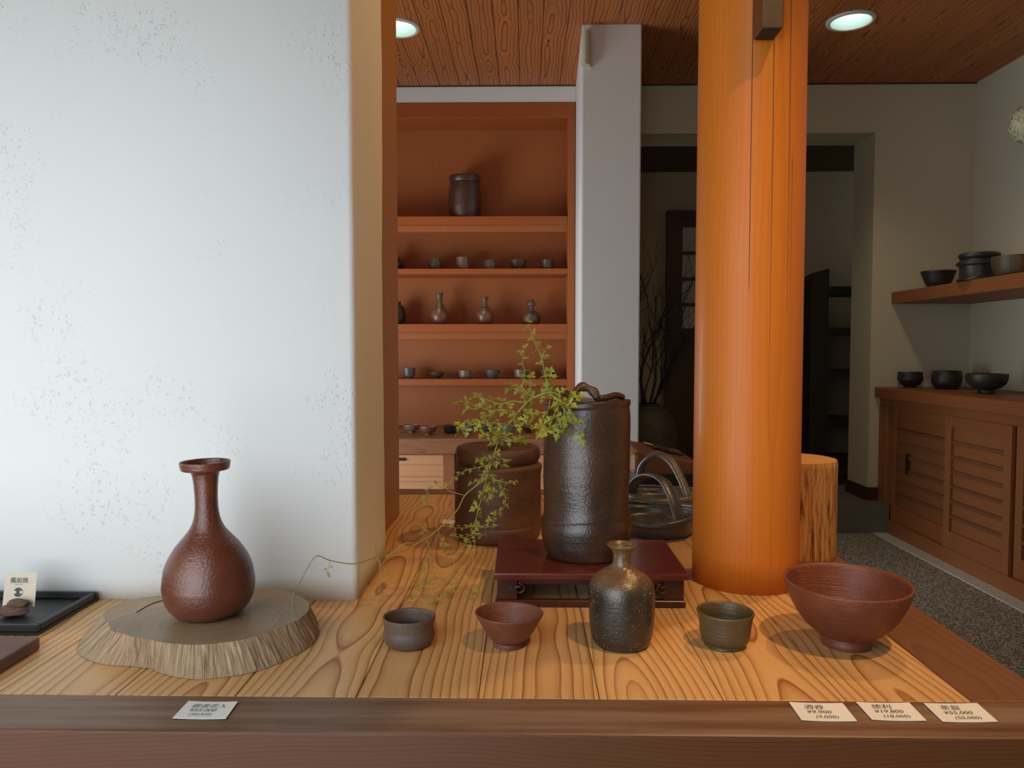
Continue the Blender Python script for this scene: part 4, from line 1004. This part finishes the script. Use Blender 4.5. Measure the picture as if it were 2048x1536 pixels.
# ================================================================== trailing vine in the tall jar
def leafmat():
    k = NT('vine_leaf'); rnd = k.rand(); n1 = k.noise(k.obj, 90, 2)
    col = k.mix(rnd, (.22, .29, .03), (.42, .44, .05)); col = k.mix(k.ma('MULTIPLY', n1, .4), col, (.40, .34, .04))
    m = k.done(col, .45, None, .4); b = k.b
    tr = k.n('ShaderNodeBsdfTranslucent'); k.put(tr.inputs[0], col); mx = k.n('ShaderNodeMixShader'); mx.inputs[0].default_value = .35
    k.t.links.new(b.outputs[0], mx.inputs[1]); k.t.links.new(tr.outputs[0], mx.inputs[2])
    k.t.links.new(mx.outputs[0], k.t.nodes['Material Output'].inputs[0]); return m
M['leaf'] = leafmat(); M['stem'] = plain('vine_stem', (.30, .30, .075), .5, nscale=40, var=.3)
vine = thing('trailing_vine', (jarc.x-.03, jarc.y-.03, lid_z-.02), 'yellow-green vine with lobed leaves trailing left from the tall jar', 'plant')
stems = []; leaves = []
rv = random.Random(8)
def stem(pts, r=.0011, leaf=None, gap=.012, size=(.012, .016), n=8, end=True):
    P = spline([at(*p) for p in pts], n); stems.append(tube_data(P, [r*(1-.5*i/len(P)) for i in range(len(P))], 5))
    if leaf is None: return
    acc = 0; last = P[0]; side = 1
    a0 = leaf*len(P)
    for i in range(1, len(P)):
        acc += (P[i]-P[i-1]).length
        if i >= a0 and acc >= gap*.78:
            acc = 0; side = -side
            t = (P[i]-P[i-1]).normalized(); leaves.append((P[i], t, side, rv.uniform(*size)))
    if end: leaves.append((P[-1], (P[-1]-P[-2]).normalized(), 0, size[1]))
BIG = (.011, .0175); MID = (.0075, .0115); SML = (.0042, .0070)
# main stem, rising over the rim and falling to the left
stem([(1112, 812, 1.035), (1108, 797, 1.025), (1098, 786, 1.02), (1075, 792, 1.02), (1054, 805, 1.03), (1030, 832, 1.045), (1012, 856, 1.06), (999, 875, 1.07), (988, 910, 1.08), (974, 955, 1.09), (962, 1000, 1.10), (953, 1034, 1.10)], .0017, .12, .011, BIG, end=False)
# in front of the tall jar
stem([(1090, 786, 1.02), (1102, 784, 1.0), (1116, 790, .985), (1120, 804, .978), (1108, 830, .972), (1098, 856, .972)], .001, .35, .009, BIG)
stem([(1118, 800, .98), (1126, 806, .975), (1136, 802, .97), (1146, 797, .97)], .0009, .2, .009, BIG)
stem([(1120, 806, .978), (1132, 824, .972), (1146, 845, .968), (1158, 866, .968)], .0009, .3, .009, BIG)
stem([(1128, 818, .974), (1128, 836, .97), (1122, 856, .97)], .0008, .3, .009, BIG)
stem([(1100, 800, 1.0), (1096, 820, .985), (1092, 838, .98), (1086, 852, .98)], .0008, .2, .010, BIG)
# rising shoots
stem([(1096, 787, 1.02), (1093, 769, 1.03), (1088, 738, 1.035), (1082, 712, 1.04), (1070, 687, 1.045), (1062, 664, 1.045), (1056, 647, 1.045)], .0009, .08, .0105, MID)
stem([(1083, 714, 1.04), (1090, 702, 1.04), (1096, 690, 1.04)], .0007, .4, .008, (.007, .010))
stem([(1050, 800, 1.03), (1042, 786, 1.03), (1046, 766, 1.03), (1050, 745, 1.03), (1045, 725, 1.03), (1048, 700, 1.03)], .0008, .25, .0095, MID)
stem([(1060, 798, 1.03), (1048, 786, 1.02), (1036, 778, 1.02), (1020, 777, 1.02)], .0008, .2, .009, MID)
stem([(1070, 793, 1.02), (1060, 775, 1.015), (1062, 758, 1.015)], .0008, .2, .010, MID)
stem([(1085, 790, 1.02), (1098, 772, 1.03), (1100, 758, 1.03)], .0008, .2, .009, BIG)
# sprays to the left
stem([(1050, 806, 1.03), (1024, 802, 1.03), (1000, 808, 1.03), (975, 800, 1.03), (958, 797, 1.03)], .0008, .25, .010, BIG)
stem([(1035, 826, 1.04), (1008, 820, 1.03), (985, 822, 1.03), (962, 815, 1.03), (945, 818, 1.03), (930, 807, 1.03)], .0009, .15, .010, BIG)
stem([(1016, 850, 1.05), (995, 846, 1.04), (973, 846, 1.04), (950, 848, 1.04), (922, 858, 1.04)], .0009, .15, .0095, BIG)
stem([(1004, 866, 1.06), (988, 862, 1.05), (972, 866, 1.05)], .0008, .2, .009, BIG)
stem([(1024, 838, 1.045), (1040, 846, 1.03), (1052, 842, 1.02), (1058, 832, 1.02)], .0008, .2, .009, BIG)
stem([(1002, 872, 1.06), (1016, 876, 1.05), (1030, 884, 1.05), (1040, 880, 1.05)], .0008, .2, .009, BIG)
stem([(984, 836, 1.03), (972, 830, 1.02), (960, 838, 1.02)], .0007, .2, .009, MID)
# lower sprigs
stem([(986, 918, 1.08), (975, 930, 1.07), (955, 935, 1.07), (932, 941, 1.07), (912, 953, 1.07), (896, 966, 1.07)], .0007, .15, .007, SML)
stem([(988, 912, 1.08), (998, 922, 1.07), (1004, 935, 1.07), (1012, 925, 1.07)], .0006, .2, .007, (.007, .010))
stem([(978, 942, 1.08), (966, 952, 1.07), (955, 962, 1.07), (945, 965, 1.07)], .0006, .2, .006, SML)
stem([(976, 948, 1.08), (990, 958, 1.08), (1003, 972, 1.08), (1011, 998, 1.08), (1005, 1019, 1.08), (983, 1036, 1.08)], .0007, .1, .0065, (.006, .0095))
stem([(985, 960, 1.08), (1002, 962, 1.07), (1018, 966, 1.07), (1028, 962, 1.07)], .0006, .3, .007, SML)
stem([(980, 930, 1.08), (972, 915, 1.07), (960, 918, 1.07)], .0006, .3, .007, (.006, .010))
stem([(970, 966, 1.09), (980, 975, 1.08), (985, 988, 1.08)], .0006, .2, .006, (.007, .010))
# long runner to the left
stem([(974, 956, 1.09), (955, 970, 1.09), (930, 991, 1.09), (913, 1022, 1.08), (876, 1059, 1.06), (840, 1084, 1.04), (798, 1105, 1.01), (753, 1115, .985), (717, 1126, .96), (694, 1127, .945), (658, 1120, .925), (634, 1112, .91), (616, 1134, .90), (596, 1173, .885), (585, 1196, .872), (587, 1230, .842), (593, 1268, .812)], .00095, None)
stem([(930, 991, 1.09), (901, 983, 1.08), (886, 973, 1.08), (860, 972, 1.08), (851, 1000, 1.08)], .0006, .5, .008, SML)
stem([(953, 1034, 1.10), (946, 1050, 1.10), (930, 1056, 1.09), (905, 1055, 1.09)], .0006, .2, .006, SML)
stem([(952, 1036, 1.10), (955, 1055, 1.09), (970, 1055, 1.09), (984, 1052, 1.09)], .0006, .2, .0055, SML)
stem([(953, 1040, 1.10), (946, 1065, 1.08), (930, 1075, 1.07), (908, 1072, 1.07)], .0006, .2, .0055, SML)
stem([(953, 1036, 1.10), (951, 1060, 1.08), (948, 1078, 1.07), (938, 1090, 1.06)], .0006, .1, .005, SML)
stem([(950, 1068, 1.08), (962, 1072, 1.07), (970, 1066, 1.07)], .0005, .2, .005, SML)
stem([(949, 1080, 1.07), (948, 1105, 1.06), (943, 1140, 1.05), (932, 1178, 1.03)], .0006, None)
stem([(940, 1076, 1.07), (925, 1095, 1.06), (907, 1112, 1.05), (890, 1122, 1.04), (873, 1140, 1.03)], .0006, None)
stem([(907, 1114, 1.05), (908, 1135, 1.04), (906, 1160, 1.02), (899, 1184, 1.0)], .0005, .6, .010, SML)
stem([(907, 1140, 1.03), (925, 1146, 1.03), (945, 1165, 1.02), (955, 1180, 1.01)], .0005, .6, .012, SML)
stem([(851, 1077, 1.05), (860, 1100, 1.04), (850, 1125, 1.03), (843, 1140, 1.02)], .0006, .4, .010, SML)
stem([(858, 1108, 1.03), (862, 1130, 1.02), (866, 1150, 1.01), (858, 1165, 1.0)], .0005, .3, .008, SML)
stem([(846, 1132, 1.02), (850, 1148, 1.01), (842, 1165, 1.0), (832, 1180, .99)], .0005, .5, .008, SML)
stem([(851, 1078, 1.05), (846, 1065, 1.05), (850, 1054, 1.05)], .0005, .3, .007, SML)
stem([(876, 1059, 1.06), (880, 1075, 1.05), (888, 1090, 1.04), (892, 1100, 1.04)], .0005, .4, .006, SML)
stem([(753, 1115, .985), (751, 1100, .98), (749, 1088, .98), (741, 1092, .98)], .0007, None)
stem([(753, 1114, .985), (760, 1128, .98), (760, 1165, .975), (758, 1206, .97)], .0008, None)
stem([(761, 1130, .98), (772, 1140, .975), (772, 1155, .975), (764, 1162, .975)], .0006, None)
stem([(772, 1115, .99), (795, 1098, .99), (812, 1086, .99), (824, 1086, .99)], .0007, None)
stem([(806, 1207, .965), (840, 1193, .97), (876, 1183, .98), (902, 1182, .99)], .0005, .05, .014, SML)
stem([(658, 1121, .925), (660, 1132, .92), (652, 1142, .92), (656, 1148, .92)], .0004, .3, .006, (.003, .004))
stem([(596, 1172, .89), (586, 1178, .888), (588, 1184, .888)], .0005, None)
stem([(935, 1185, .99), (945, 1192, .985), (955, 1186, .985)], .0004, .1, .006, SML)
stem([(850, 1207, .965), (862, 1208, .965), (872, 1200, .965)], .0004, .2, .008, SML)
mesh('stems', *merge(stems), M['stem'], vine, smooth=True)
# lobed leaf, three cut leaflets, slightly cupped; unit length along +Y
def leaf_mesh(seed):
    r = random.Random(seed)
    out = [(0, 0), (.04, .13), (.20, .07), (.46, .0), (.41, .12), (.60, .20), (.43, .27), (.42, .40), (.22, .31), (.07, .37), (.13, .50), (.34, .50), (.26, .62), (.31, .75), (.14, .72), (.10, .86), (0, 1.0)]
    rt_ = [(x*(1+r.uniform(-.14, .14)), y*(1+r.uniform(-.05, .05))) for x, y in out]
    lf_ = [(-x*(1+r.uniform(-.14, .14)), y*(1+r.uniform(-.05, .05))) for x, y in out[1:-1]]
    f = lambda x, y: (x, y, .35*abs(x)*(1-.3*y)-.25*y*y)
    V = [f(x, y) for x, y in rt_] + [f(x, y) for x, y in lf_]
    n = len(out); Fs = [tuple(range(n)), tuple([0]+list(range(n, n+n-2))+[n-1])[::-1]]
    me = bpy.data.meshes.new('leaf'); me.from_pydata(V, [], Fs); me.update(); me.materials.append(M['leaf'])
    for p in me.polygons: p.use_smooth = True
    return me
LM = [leaf_mesh(i) for i in range(4)]
leaves.sort(key=lambda q: -q[3])
vl = wloc(vine); cam_p = Vector((0, 0, CZ)); tiny = []
for i, (p, t, side, sz) in enumerate(leaves):
    tc = (cam_p-p).normalized()
    lat = t.cross(tc); lat = lat.normalized() if lat.length > .01 else Vector((1, 0, 0))
    d = (t*.55+lat*side*.95+Vector((rv.uniform(-.4, .4), rv.uniform(-.5, .3), rv.uniform(-.5, .25)))).normalized()
    nrm_ = (Vector((0, -.45, .75))+Vector((rv.uniform(-.7, .7), rv.uniform(-.6, .5), rv.uniform(-.3, .4))))
    nrm_ = (nrm_-d*nrm_.dot(d)).normalized(); x_ = d.cross(nrm_)
    mtx = Matrix((x_, d, nrm_)).transposed()
    if i < 290:
        o = bpy.data.objects.new('leaf', LM[i % 4]); C.objects.link(o); o.parent = vine
        o.location = p+d*.001-vl; o.rotation_euler = mtx.to_euler(); o.scale = (sz,)*3
    else:
        me = LM[i % 4]; tiny.append(([mtx@(v.co*sz)+p for v in me.vertices], [tuple(f.vertices) for f in me.polygons]))
if tiny: tag(mesh('leaflets', *merge(tiny), M['leaf'], vine), kind='stuff')
print('leaves', len(leaves))
